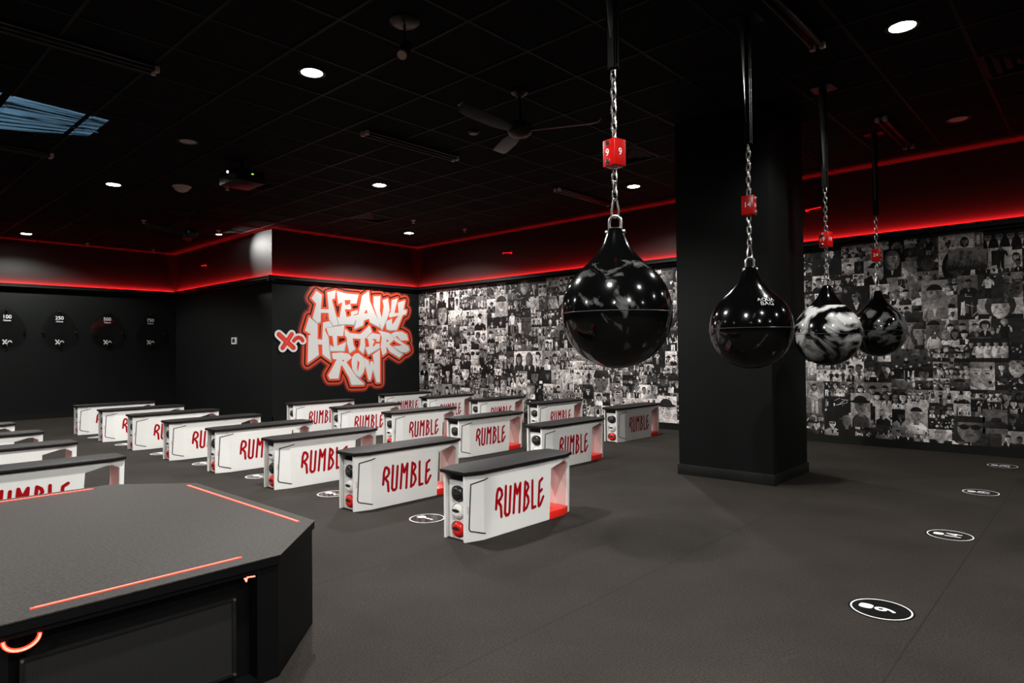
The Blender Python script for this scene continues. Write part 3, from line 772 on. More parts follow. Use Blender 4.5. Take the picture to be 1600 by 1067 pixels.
def figure(p, cx, zb, zt, skin, hair, top, legs, style):
    h = zt-zb; r = h*0.085
    s = rng.uniform(-0.03, 0.03)*h
    p.put([(cx-h*.11, zb), (cx-h*.03, zb), (cx+s*.3, zb+h*.45), (cx-h*.10, zb+h*.48)], legs)
    p.put([(cx+h*.03, zb), (cx+h*.11, zb), (cx+h*.10, zb+h*.48), (cx+s*.3, zb+h*.45)], legs*0.85)
    p.put([(cx-h*.10, zb+h*.45), (cx+h*.10, zb+h*.45), (cx+h*.14, zb+h*.80), (cx+h*.05, zb+h*.84), (cx-h*.05, zb+h*.84), (cx-h*.14, zb+h*.80)], top)
    k = rng.choice((0, 1, 2))
    for sg in (-1, 1):
        el = (cx+sg*h*(.19 if k else .17), zb+h*.58); sh = (cx+sg*h*.12, zb+h*.79)
        ha = (cx+sg*h*(.05 if k == 1 else .16), zb+h*(.56 if k == 1 else .42 if k == 0 else .74))
        for a, b in ((sh, el), (el, ha)):
            for q in stroke2d([a, b], h*.028, n=6): p.put(q, skin if rng.random() < 0.6 else top*0.9)
    head(p, cx, zt-r*1.1, r, skin, hair, style)
STY = ('short', 'long', 'afro', 'hat', 'short', 'long', 'glasses', 'smile')
def rskin(): return rng.choice((0.10, 0.18, 0.32, 0.45, 0.55, 0.62))
def photo(x0, z0, x1, z1, kind=None, base=0.0012, dark=0.5):
    w, h = x1-x0, z1-z0
    p = Photo(x0, z0, x1, z1, base)
    isdark = rng.random() < dark
    g = rng.choice((rng.uniform(0.006, 0.03), rng.uniform(0.03, 0.09))) if isdark else rng.choice((rng.uniform(.15, .35), rng.uniform(0.4, 0.8), rng.uniform(0.5, 0.8)))
    p.bg(g*rng.uniform(0.3, 1.0), g)
    if kind is None:
        kind = rng.choice(('bust', 'bust', 'group', 'group', 'figure', 'duo', 'scene', 'close') if w < h*1.25 else ('group', 'group', 'duo', 'crowd', 'scene', 'figures', 'close'))
    for _ in range(rng.choice((0, 1, 2, 3))):
        a = rng.uniform(x0, x1); b = rng.uniform(z0+h*.3, z1); ww = rng.uniform(.1, .5)*w; hh = rng.uniform(.1, .5)*h
        p.put([(a, b), (a+ww, b), (a+ww*.95, b+hh), (a, b+hh*.9)], g*rng.uniform(.4, 1.6)+0.01)
    cl = lambda: rng.choice((0.006, 0.01, 0.015, 0.04, 0.3, 0.65, 0.8))
    hr = lambda: rng.choice((0.008, 0.012, 0.02, 0.05, 0.25))
    cx = (x0+x1)/2
    blotch(p, rng.randint(1, 5), 0.008, min(.8, g*1.5+.1))
    if kind == 'bust': bust(p, cx+rng.uniform(-.08, .08)*w, z0, z0+h*rng.uniform(.84, .97), w*rng.uniform(.8, 1.0), rskin(), hr(), cl(), rng.choice(STY))
    elif kind == 'close':
        s_ = rskin(); p.put([(x0, z0), (x1, z0), (x1, z0+h*.2), (x0, z0+h*.25)], cl()); head(p, cx, z0+h*.52, h*.50, s_, hr(), rng.choice(STY))
    elif kind == 'duo':
        for k in (-1, 1): bust(p, cx+k*w*.23, z0, z0+h*rng.uniform(.72, .95), w*.55, rskin(), hr(), cl(), rng.choice(STY))
    elif kind == 'figure': figure(p, cx+rng.uniform(-.1, .1)*w, z0-h*rng.choice((0, 0, .3)), z0+h*.95, rskin(), hr(), cl(), cl(), rng.choice(STY))
    elif kind == 'figures':
        n = max(2, int(w/h*2.2))
        for i in range(n): figure(p, x0+w*(i+.5)/n, z0-h*.15, z0+h*rng.uniform(.82, .96), rskin(), hr(), cl(), cl(), rng.choice(STY))
    elif kind == 'group':
        n = rng.choice((3, 3, 4, 5)) if w > h*.8 else rng.choice((2, 3))
        for row in (1, 0):
            m_ = n if row == 0 else n-1
            for i in range(m_): bust(p, x0+w*(i+.5)/m_, z0+h*.26*row, z0+h*(.66+.27*row)*rng.uniform(.93, 1.03), w/m_*1.05, rskin(), hr(), cl(), rng.choice(STY))
    elif kind == 'crowd':
        for i in range(rng.randint(10, 18)):
            a, b = rng.uniform(x0, x1), rng.uniform(z0, z1-h*.12); r = h*rng.uniform(.05, .09)
            p.put(ell(a, b-r*1.8, r*1.6, r*1.3, 8), cl()); p.put(ell(a, b, r*.8, r, 8), rskin()); p.put(ell(a, b+r*.3, r*.85, r*.8, 6, 0, PI), hr())
    elif kind == 'scene':
        hz = z0+h*rng.uniform(.25, .55)
        p.put([(x0, z0), (x1, z0), (x1, hz), (x0, hz)], g*.35+rng.choice((.005, .12)))
        for _ in range(rng.randint(6, 12)):
            a = rng.uniform(x0, x1); ww = rng.uniform(.04, .16)*w; hh = rng.uniform(.08, .4)*h
            p.put([(a, hz-hh*.4), (a+ww, hz-hh*.4), (a+ww, hz+hh), (a+ww*.3, hz+hh*1.1)], rng.choice((.006, .03, .2, .5, .75)))
        for _ in range(5):
            a, b = rng.uniform(x0, x1), rng.uniform(z0, z1)
            for q in stroke2d([(a, b), (a+rng.uniform(-.5, .5)*w, b+rng.uniform(-.3, .3)*h)], h*.012, n=5): p.put(q, rng.choice((.01, .5, .8)))
    blotch(p, rng.randint(2, 6), 0.010, rng.choice((.3, .55, .75)))
def blotch(p, n, lo, hi):
    x0, z0, x1, z1 = p.b; w, h = x1-x0, z1-z0
    for _ in range(n):
        a, b = rng.uniform(x0, x1), rng.uniform(z0, z1); r = rng.uniform(.02, .085)*min(w, h)*1.6
        k = rng.randint(4, 7); ph = rng.uniform(0, 6)
        p.put([(a+r*rng.uniform(.4, 1.3)*math.cos(ph+2*PI*j/k), b+r*rng.uniform(.5, 1.8)*math.sin(ph+2*PI*j/k)) for j in range(k)], rng.choice((lo, lo, hi, rng.uniform(.05, .5))))
def split(x0, z0, x1, z1, lvl):
    w, h = x1-x0, z1-z0
    lim = rng.choice((rng.uniform(0.15, 0.24), rng.uniform(0.20, 0.30), rng.uniform(0.28, 0.42)))
    if (w < lim*1.25 and h < lim*1.25) or lvl > 12:
        d = 0.36+0.22*max(0.0, min(1.0, (x0+9.5)/6.0))
        photo(x0, z0, x1, z1, dark=d); return
    t_ = rng.uniform(.38, .62)
    if w > h*rng.uniform(.85, 1.2): split(x0, z0, x0+w*t_, z1, lvl+1); split(x0+w*t_, z0, x1, z1, lvl+1)
    else: split(x0, z0, x1, z0+h*t_, lvl+1); split(x0, z0+h*t_, x1, z1, lvl+1)
nx = 9
for i in range(nx): split(MX0+(MX1-MX0)*i/nx, MZ0, MX0+(MX1-MX0)*(i+1)/nx, MZ1, 0)
HB = 0.0042
def hero(x0, z0, x1, z1, g0, g1): p = Photo(x0, z0, x1, z1, HB); p.bg(g0, g1); return p
p = hero(-1.99, 2.04, -1.80, 2.38, .012, .012); bust(p, -1.895, 2.04, 2.37, .19, .50, .16, .015, 'long')
p = hero(-1.60, 1.52, -1.34, 1.97, .20, .34); bust(p, -1.47, 1.52, 1.95, .25, .30, .015, .26, 'short'); p.put([(-1.58, 1.62), (-1.36, 1.66), (-1.36, 1.72), (-1.58, 1.69)], .40)
p = hero(-1.78, 1.18, -1.58, 1.61, .02, .05); bust(p, -1.70, 1.18, 1.58, .16, .25, .02, .22, 'short'); bust(p, -1.62, 1.10, 1.5, .14, .3, .05, .02, 'long')
p = hero(-1.56, 1.18, -1.41, 1.54, .10, .16); bust(p, -1.485, 1.18, 1.53, .15, .12, .01, .55, 'short')
p = hero(-1.33, 2.06, -0.97, 2.31, .05, .30)
p.put([(-1.33, 2.06), (-.97, 2.06), (-.97, 2.11), (-1.33, 2.13)], .03)
for a, b in ((-1.22, .17), (-1.15, .16)): p.put([(a, 2.11), (a+.045, 2.11), (a+.045, 2.11+b), (a, 2.11+b)], .16)
for i in range(9): p.put([(-1.32+.038*i, 2.10), (-1.295+.038*i, 2.10), (-1.295+.038*i, 2.13+.015*(i*7 % 4)), (-1.32+.038*i, 2.13+.015*(i*7 % 4))], .08)
p = hero(-1.00, 2.28, -0.62, 2.477, .010, .012)
for i in range(4): bust(p, -.96+.10*i, 2.28, 2.46, .11, .28, .02, .012, 'glasses'); p.put([(-.972+.10*i, 2.355), (-.948+.10*i, 2.355), (-.96+.10*i, 2.28)], .6)
p = hero(-0.96, 2.05, -0.75, 2.33, .45, .62); figure(p, -.85, 2.0, 2.31, .2, .01, .015, .015, 'short'); p.put([(-.93, 2.09), (-.87, 2.09), (-.87, 2.25), (-.93, 2.25)], .02)
p = hero(-1.79, 0.18, -1.56, 0.54, .30, .52); bust(p, -1.675, .18, .52, .22, .36, .015, .60, 'short')
p = hero(-1.31, 0.13, -1.02, 0.42, .03, .05); head(p, -1.16, .285, .16, .15, .02, 'glasses')
p = hero(-2.38, 0.22, -2.16, 0.64, .30, .46); bust(p, -2.27, .22, .62, .20, .24, .02, .06, 'hat')
p = hero(-2.90, 0.36, -2.72, 0.76, .12, .20); figure(p, -2.81, .34, .74, .40, .02, .40, .38, 'long')
p = hero(-5.10, 0.10, -4.77, 0.50, .40, .62); head(p, -4.95, .30, .13, .50, .03, 'hat'); p.put([(-5.1, .10), (-4.77, .10), (-4.8, .15), (-5.05, .17)], .6)
p = hero(-8.05, 0.84, -7.53, 1.20, .55, .66); bust(p, -7.93, .84, 1.17, .24, .22, .015, .03, 'long'); bust(p, -7.68, .84, 1.19, .26, .15, .10, .03, 'long')
p = hero(-8.52, 1.86, -8.20, 2.26, .35, .48); head(p, -8.36, 2.06, .17, .5, .05, 'smile')
p = hero(-8.20, 1.54, -7.99, 1.98, .012, .02); figure(p, -8.09, 1.5, 1.93, .4, .02, .72, .18, 'short')
p = hero(-1.04, 0.24, -0.82, 0.51, .10, .14); p.put(ell(-.93, .30, .13, .09, 10, 0, PI), .03); p.put(ell(-.92, .39, .05, .03), .02)
p = hero(-1.18, 1.03, -0.80, 1.29, .012, .02)
for i in range(5): figure(p, -1.13+.075*i, .92, 1.26, .3, .02, (.02, .65, .65, .7, .6)[i], .02, 'short')
def mfn(u_, v_, off): return (u_, -off, v_)
mu = color_mesh('photo_mural', mlay, M['collage'], mfn)
mu.location = (0, YN, 0)
tag(mu, 'mural of black and white photographs covering the back wall on both sides of the column', 'mural')

# ------------------------------------------------------------------ plaques on the left wall
def emblem_mb(sc, fn):
    mb = MB()
    for S, w in (([(-.5, .28), (-.06, -.24)], .085), ([(-.10, .28), (-.46, -.26)], .085), ([(.06, -.02), (.18, .16), (.32, .17), (.46, .0)], .075)):
        for q in stroke2d([(a*sc, b*sc) for a, b in S], w*sc):
            o = len(mb.v); mb.v += [fn(a, b, 0) for a, b in q]; mb.f.append(tuple(range(o, o+len(q))))
    return mb
for i, (num, y) in enumerate((('100', 2.558), ('250', 3.380), ('500', 4.205), ('750', 5.020))):
    t = thing('award_plaque', (XL, y, 1.67), 'teardrop smoked acrylic plaque marked ' + num + ' on the black left wall', 'plaque', 'teardrop plaques on the left wall')
    ol = []
    R = 0.305
    for k in range(28):
        a = math.radians(-218 + 256*k/27)
        ol.append((R*math.cos(a), R*math.sin(a)))
    ol += [(0.205, 0.275), (0.11, 0.375), (0.045, 0.43), (0.0, 0.445), (-0.045, 0.43), (-0.11, 0.375), (-0.205, 0.275)]
    pl = MB(); n = len(ol)
    pl.v = [(0.026, a, b) for a, b in ol]+[(0.036, a, b) for a, b in ol]
    pl.f = [tuple(range(n))[::-1], tuple(range(n, 2*n))]+[(j, (j+1) % n, n+(j+1) % n, n+j) for j in range(n)]
    pl.build('plate', M['acrylic'], t)
    for yy, zz in ((0, .405), (-.265, 0), (.265, 0), (0, -.268)):
        MB().cyl((0, yy, zz), (0.046, yy, zz), 0.012, n=14).build('standoff', M['steel'], t, smooth=True)
    mapped(text_mb(num, 0.094, bold=0.0010), lambda a, b, c: (0.0372, a, b+0.275)).build('number', M['white'], t)
    mapped(text_mb('Classes', 0.040, bold=0.0005), lambda a, b, c: (0.0372, a, b+0.208)).build('caption', M['white'], t)
    emblem_mb(0.135, lambda a, b, c: (0.0372, a+.005, b-0.195)).build('emblem', M['white'], t)

t = thing('thermostat', (-12.26, YJ, 1.457), 'small white thermostat on the black return wall', 'thermostat')
MB().box((0, -0.012, 0), (0.20, 0.024, 0.13)).build('housing', M['thermo'], t, bevel=0.006)
MB().box((0, -0.0245, 0.004), (0.10, 0.003, 0.075)).build('display', M['screen_dark'], t)

# ------------------------------------------------------------------ floor decals
def decal(x, y, num, label):
    t = thing('floor_decal', (x, y, 0), label, 'floor decal', 'round numbered floor decals')
    n = 48
    MB().prism([(0.135*math.cos(2*PI*k/n), 0.135*math.sin(2*PI*k/n)) for k in range(n)], 0.0003, 0.0014).build('disc', M['decal_black'], t)
    rg = MB()
    for k in range(n):
        a0, a1 = 2*PI*k/n, 2*PI*(k+1)/n
        rg.add([(r*math.cos(a), r*math.sin(a), 0.0018) for a in (a0, a1) for r in (0.119, 0.126)], [(0, 1, 3, 2)])
    rg.build('ring', M['white'], t)
    # readable from the right: up is -x, right is +y
    mapped(text_mb(num, 0.105, bold=0.002), lambda a, b, c: (0.022-b*1.15, a, 0.0019)).build('numeral', M['white'], t)
    bl = [(0.036*math.cos(2*PI*k/20)*(1-0.2*math.cos(4*PI*k/20)), 0.030*math.sin(2*PI*k/20)) for k in range(20)]
    em_ = MB(); em_.add([(-0.062+a, b-0.0, 0.0019) for a, b in bl], [tuple(range(20))]); em_.build('emblem', M['white'], t)
for num, y in (('9', 3.345), ('14', 4.94), ('19', 6.545), ('24', 8.13)):
    decal({'9': -.79, '14': -.765, '19': -.795, '24': -.805}[num], y, num, 'round black floor decal numbered ' + num + ' on the floor at the right')
for num, x, y, lab in (('1', -3.65, 3.05, 'numbered 1 beside the nearest white bench'), ('2', -4.907, 3.06, 'beside the second bench of the long line'), ('3', -6.172, 3.03, 'beside the third bench of the long line'),
        ('4', -7.371, 3.0, 'beside the fourth bench of the long line'), ('5', -8.533, 2.96, 'beside the fifth bench of the long line'), ('6', -9.815, 2.95, 'beside the sixth bench of the long line'), ('7', -11.004, 2.94, 'beside the seventh bench of the long line')):
    decal(x, y, num, 'round black floor decal ' + lab)

# ------------------------------------------------------------------ punching bags, chains, brackets
BAGX = -1.742
PROFILE = [(0.001, -0.266), (0.05, -0.261), (0.10, -0.246), (0.15, -0.219), (0.19, -0.185), (0.225, -0.140), (0.250, -0.088), (0.263, -0.035), (0.2655, -0.003)]
PROFILE_T = [(0.2655, 0.003), (0.263, 0.032), (0.252, 0.085), (0.234, 0.130), (0.208, 0.172), (0.176, 0.207), (0.135, 0.242), (0.104, 0.275), (0.080, 0.305), (0.063, 0.337), (0.049, 0.372), (0.038, 0.400), (0.030, 0.412), (0.001, 0.414)]
def bag_radius(z):
    P = PROFILE+PROFILE_T
    for (r0, z0), (r1, z1) in zip(P, P[1:]):
        if z0 <= z <= z1: return r0+(r1-r0)*(z-z0)/((z1-z0) or 1e-9)
    return 0.03
def link_path(cz, l, w, axis):
    o = []
    for k in range(20):
        a = 2*PI*k/20
        px = w*math.cos(a); pz = (l-w)*(1 if math.sin(a) > 0 else -1)+w*math.sin(a) if abs(math.sin(a)) > 1e-6 else 0
        if abs(math.sin(a)) <= 1e-6: pz = 0
        o.append((px if axis == 0 else 0, px if axis == 1 else 0, cz+pz))
    return o
def chain_mb(z0, z1, l=0.026, w=0.0125, r=0.0042):
    mb = MB(); step = 2*(l-r)-0.003; n = max(1, int(round((z1-z0)/step))); st = (z1-z0)/n
    for i in range(n): mb.tube(link_path(z0+st*(i+.5), st/2+r+0.0015, w, i % 2), r, 8, closed=True)
    return mb
def bag(num, y, zc, mt, yaw, bolt_face, logo, lab):
    t = thing('punching_bag', (BAGX, y, zc), lab, 'punching bag', 'teardrop punching bags on chains')
    body = MB().lathe(PROFILE[:-1]+[(0.2655, 0.0)]+PROFILE_T[1:], 64).build('bag_body', mt, t, smooth=True, angle=60)
    sm = MB().lathe([(0.2660, -0.0022), (0.2672, -0.001), (0.2672, 0.001), (0.2660, 0.0022)], 64)
    sm.f = [f for f in sm.f if len(f) == 4]
    sm.build('seam', M['seam'], t, smooth=True)
    # shackle through the neck
    top = 0.398
    sh = [(-0.028, 0, top-0.012), (-0.028, 0, top+0.03)]+[(0.028*math.cos(a), 0, top+0.045+0.028*math.sin(a)) for a in [PI-PI*k/10 for k in range(11)]]+[(0.028, 0, top+0.03), (0.028, 0, top-0.012)]
    m = MB().tube(sh, 0.0075, 10); m.cyl((-0.045, 0, top-0.006), (0.045, 0, top-0.006), 0.007, n=12); m.lathe([(0.001, -0.008), (0.013, -0.006), (0.013, 0.006), (0.001, 0.008)], 12, (0.042, 0, top-0.006), 'x'); m.lathe([(0.001, -0.008), (0.013, -0.006), (0.013, 0.006), (0.001, 0.008)], 12, (-0.042, 0, top-0.006), 'x')
    o = m.build('shackle', M['chrome'], t, smooth=True); o.rotation_euler = (0, 0, yaw+0.6)
    # spring hook above it
    zb = top+0.062
    hk = [(0.0, 0, zb), (0.016, 0, zb+0.010), (0.018, 0, zb+0.035), (0.008, 0, zb+0.085), (0.0, 0, zb+0.094), (-0.008, 0, zb+0.085), (-0.016, 0, zb+0.03), (-0.014, 0, zb+0.008)]
    o = MB().tube(hk, 0.0055, 8, closed=True).build('spring_hook', M['chrome'], t, smooth=True); o.rotation_euler = (0, 0, yaw+0.8)
    ch = chain_mb(zb+0.090, BRACKET_Z-zc-0.012); ch.build('chain', M['chrome'], t, smooth=True)
    # numbered box clamped on the chain
    bz = 2.15-zc
    if num == '19': bz = 2.115-zc
    bx = MB().box((0, 0, bz), (0.078, 0.078, 0.128)).build('number_box', M['box_red'], t, bevel=0.004); bx.rotation_euler = (0, 0, yaw)
    e = 0.0395
    mapped(text_mb(num, 0.048), lambda a, b, c: (a-(0.008 if bolt_face == 'left' else 0), -e, b+bz)).build('numeral', M['white'], bx)
    mapped(text_mb(num, 0.048), lambda a, b, c: (e, a, b+bz)).build('numeral', M['white'], bx)
    for dzb in (0.044, -0.044):
        if bolt_face == 'left': m = MB().lathe([(0.014, 0.0), (0.014, -0.005), (0.009, -0.011), (0.001, -0.012)], 14, (-0.004, -0.039, bz+dzb), 'y')
        else: m = MB().lathe([(0.014, 0.0), (0.014, 0.005), (0.009, 0.011), (0.001, 0.012)], 14, (0.039, 0.006, bz+dzb), 'x')
        m.build('bolt', M['steel'], bx, smooth=True)
    if logo:
        mb = MB()
        lines = (('AQUA', 0.034, 0.176), ('BAG', 0.040, 0.150))
        az = logo
        for s, size, z0 in lines:
            q = text_mb(s, size)
            def wrap(a, b, c):
                z = z0+b*0.85; r = bag_radius(z)+0.0012; th = az+a*1.15/r
                return (r*math.cos(th), r*math.sin(th), z)
            w = mapped(q, wrap); mb.add(w.v, w.f)
        mb.build('printed_logo', M['logo_white'], t)
    return t
BRACKET_Z = 2.565
M['seam'] = mat('vinyl_seam', (0.05, 0.05, 0.05), 0.2)
M['logo_white'] = mat('printed_logo_grey', (0.45, 0.45, 0.45), 0.4)
B9 = marble_mat('bag_vinyl_dark', 0.50, 3.0, 0.10, 4.6)
B14 = marble_mat('bag_vinyl_black', 0.12, 7.3, 0.06, 3.0)
B19 = marble_mat('bag_vinyl_white_swirl', 0.85, 1.4, 0.62, 2.6)
B24 = marble_mat('bag_vinyl_grey_swirl', 0.85, 5.2, 0.16, 3.8)
R_ = math.radians
bag('9', 2.644, 1.378, B9, R_(-11.6), 'left', None, 'nearest and largest black punching bag, hanging under the red box numbered 9')
bag('14', 4.24, 1.335, B14, R_(7.4), 'right', R_(-41), 'plain black punching bag before the column, under the red box numbered 14')
bag('19', 5.832, 1.318, B19, R_(-16), 'left', None, 'black punching bag with bold white swirls under the red box numbered 19')
bag('24', 7.468, 1.372, B24, R_(0), 'right', None, 'farthest punching bag, grey marbled, under the red box numbered 24')
for num, y, lab in (('9', 2.644, 'black steel bracket dropping from the ceiling over the nearest bag'), ('14', 4.24, 'black steel bracket with a shining gusset over the bag before the column'),
        ('19', 5.832, 'black steel bracket over the white swirled bag'), ('24', 7.468, 'black steel bracket over the farthest bag')):
    t = thing('hanging_bracket', (BAGX, y, CEIL), lab, 'bracket', 'steel bag brackets on the ceiling')
    h = BRACKET_Z-CEIL
    m = MB()
    m.bbox(-0.022, -0.018, -0.022, 0.022, h, -0.006); m.bbox(-0.022, 0.022, 0.018, 0.022, h, -0.006); m.bbox(-0.022, 0.022, -0.022, -0.018, h, -0.006)
    m.bbox(0.018, 0.022, -0.022, -0.010, h, -0.006); m.bbox(0.018, 0.022, 0.010, 0.022, h, -0.006)
    m.build('channel', M['black_metal'], t)
    MB().bbox(-0.09, 0.09, -0.09, 0.09, -0.008, 0).build('ceiling_plate', M['black_metal'], t, bevel=0.002)
    gp = [(-0.022, h+0.14), (-0.036, h+0.20), (-0.125, -0.008), (-0.022, -0.008)]
    g_ = MB(); g_.v = [(-0.003, a, b) for a, b in gp]+[(0.003, a, b) for a, b in gp]
    g_.f = [(3, 2, 1, 0), (4, 5, 6, 7), (0, 1, 5, 4), (1, 2, 6, 5), (2, 3, 7, 6), (3, 0, 4, 7)]
    g_.build('gusset', M['gusset'], t, bevel=0.001)
    MB().cyl((-0.024, 0, h+0.010), (0.024, 0, h+0.010), 0.006, n=10).build('pin', M['black_metal'], t, smooth=True)
    for k in range(8): MB().cyl((0.020, 0.004, h+0.14+0.07*k), (0.0265, 0.004, h+0.14+0.07*k), 0.006, n=10).build('rivet', M['steel'], t, smooth=True)

# ------------------------------------------------------------------ instructor stage
ST = thing('stage', (-3.28, 0.765, 0), 'low dark octagonal stage with red light lines set in its top', 'stage')
SZ = 0.454
hx, hy, chm = 0.996, 0.784, 0.345
def octo(d=0.0):
    a, b, c = hx-d, hy-d, chm-d*0.586
    return [(a-c, -b), (a, -b+c), (a, b-c), (a-c, b), (-a+c, b), (-a, b-c), (-a, -b+c), (-a+c, -b)]
MB().prism(octo(0.0), SZ-0.005, SZ).build('top', M['stage_top'], ST, bevel=0.0015)
MB().prism(octo(0.002), SZ-0.034, SZ-0.005).build('edge_band', M['stage_side'], ST)
# side walls with a niche in the face towards the camera
bodyp = octo(0.012)
NY0, NY1, NZ0, NZ1, ND = 0.392-0.765, 1.118-0.765, 0.018, 0.402, 0.065
fx = hx-0.012
m = MB(); n = len(bodyp)
for i in range(n):
    (x0, y0), (x1, y1) = bodyp[i], bodyp[(i+1) % n]
    if abs(x0-fx) < 1e-6 and abs(x1-fx) < 1e-6:
        ya, yb = sorted((y0, y1))
        m.bbox(fx-ND-0.02, fx, ya, NY0, 0, SZ-0.034); m.bbox(fx-ND-0.02, fx, NY1, yb, 0, SZ-0.034)
        m.bbox(fx-ND-0.02, fx, NY0, NY1, NZ1, SZ-0.034); m.bbox(fx-ND-0.02, fx, NY0, NY1, 0, NZ0)
        m.bbox(fx-ND-0.02, fx-ND, NY0, NY1, NZ0, NZ1)
    else:
        dx, dy = x1-x0, y1-y0; l = math.hypot(dx, dy); nx_, ny_ = dy/l*-0.02, dx/l*0.02
        q = [(x0, y0), (x1, y1), (x1+nx_, y1+ny_), (x0+nx_, y0+ny_)]
        m.prism(q, 0, SZ-0.034)
m.build('side_panel', M['stage_side'], ST)
gx = fx-ND
fr = MB()
GY0, GY1, GZ0, GZ1 = 0.425-0.765, 1.062-0.765, 0.040, 0.322
fr.bbox(gx, gx+0.020, GY0, GY1, GZ1-0.014, GZ1); fr.bbox(gx, gx+0.020, GY0, GY1, GZ0, GZ0+0.014); fr.bbox(gx, gx+0.020, GY0, GY0+0.014, GZ0+0.014, GZ1-0.014); fr.bbox(gx, gx+0.020, GY1-0.014, GY1, GZ0+0.014, GZ1-0.014)
fr.build('grille_frame', M['black_metal'], ST, bevel=0.002)
MB().bbox(gx, gx+0.014, GY0+0.014, GY1-0.014, GZ0+0.014, GZ1-0.014).build('speaker_grille', M['grille'], ST)
for yy in (GY0+0.007, GY1-0.007):
    for zz in (GZ0+0.007, GZ1-0.007): MB().cyl((gx+0.02, yy, zz), (gx+0.023, yy, zz), 0.005, n=10).build('screw', M['steel'], ST, smooth=True)
def top_strip(x0, y0, x1, y1):
    d = Vector((x1-x0, y1-y0, 0)); l = d.length; a = math.atan2(d.y, d.x); c = ((x0+x1)/2+3.28, (y0+y1)/2-0.765)
    s = MB().box((*c, SZ+0.0008), (l, 0.0125, 0.0025), a).build('light_line', M['led_red'], ST)
    MB().box((*c, SZ+0.0016), (l-0.02, 0.0030, 0.0025), a).build('light_core', M['led_core'], s)
top_strip(-3.894, 1.488, -2.664, 1.488)
top_strip(-2.361, 0.455, -2.361, 1.090)
top_strip(-4.208, 0.440, -4.208, 1.100)
arc = [(fx+0.003, 0.422-0.765+0.043*math.cos(a), 0.401+0.034*math.sin(a)) for a in [PI+PI*k/16 for k in range(17)]]
ga = MB().tube(arc, 0.0062, 8).build('glow_arc', M['led_red'], ST, smooth=True)
MB().tube([(a+0.0042, b, c) for a, b, c in arc], 0.0036, 8).build('light_core', M['led_core'], ga, smooth=True)
MB().tube([(fx-0.004, 0.317-0.0, 0.3965), (fx-0.002, 0.346, 0.394)], 0.0026, 8).add(*[[(fx, 0.303, 0.398), (fx, 0.318, 0.3975), (fx+0.003, 0.3145, 0.384), (fx+0.003, 0.310, 0.383), (fx-0.004, 0.303, 0.398)], [(0, 1, 2, 3)]]).build('glow_notch', M['led_core'], ST, smooth=True)

# ------------------------------------------------------------------ benches
PW, EW = 0.140, 0.100
def wid(u):
    k = (abs(u)-0.405)/0.13
    return PW-(PW-EW)*min(1.0, max(0.0, k))
OUT = [(-0.535, 0.0), (0.252, 0.0), (0.278, 0.359), (0.41, 0.392), (0.455, 0.392), (0.507, 0.362), (0.497, 0.0), (0.532, 0.0), (0.545, 0.42), (-0.535, 0.42)]
def panel_mesh(sgn):
    bm = bmesh.new()
    bm.faces.new([bm.verts.new((0, u_, z_)) for u_, z_ in OUT])
    for cut_ in (-0.405, 0.405):
        bmesh.ops.bisect_plane(bm, geom=bm.verts[:]+bm.edges[:]+bm.faces[:], plane_co=(0, cut_, 0), plane_no=(0, 1, 0))
    r = bmesh.ops.extrude_face_region(bm, geom=bm.faces[:])
    for e in r['geom']:
        if isinstance(e, bmesh.types.BMVert): e.co.x -= 0.018
    for v_ in bm.verts: v_.co.x = sgn*(wid(v_.co.y)+v_.co.x)
    bmesh.ops.recalc_face_normals(bm, faces=bm.faces)
    es = [e for e in bm.edges if len(e.link_faces) == 2 and e.calc_face_angle(0) > 1.0]
    bmesh.ops.bevel(bm, geom=es, offset=0.0025, segments=2, affect='EDGES', clamp_overlap=True)
    me = bpy.data.meshes.new('panel'); bm.to_mesh(me); bm.free()
    me.materials.append(M['bench_white'])
    return me
def on_panel(polys, off, th=0.0010, sgn=1):
    mb = MB()
    for k, P in enumerate(polys):
        n = len(P)
        mb.add([(sgn*(wid(a)+off+th+k*STEP), a, b) for a, b in P], [tuple(range(n))])
    return mb
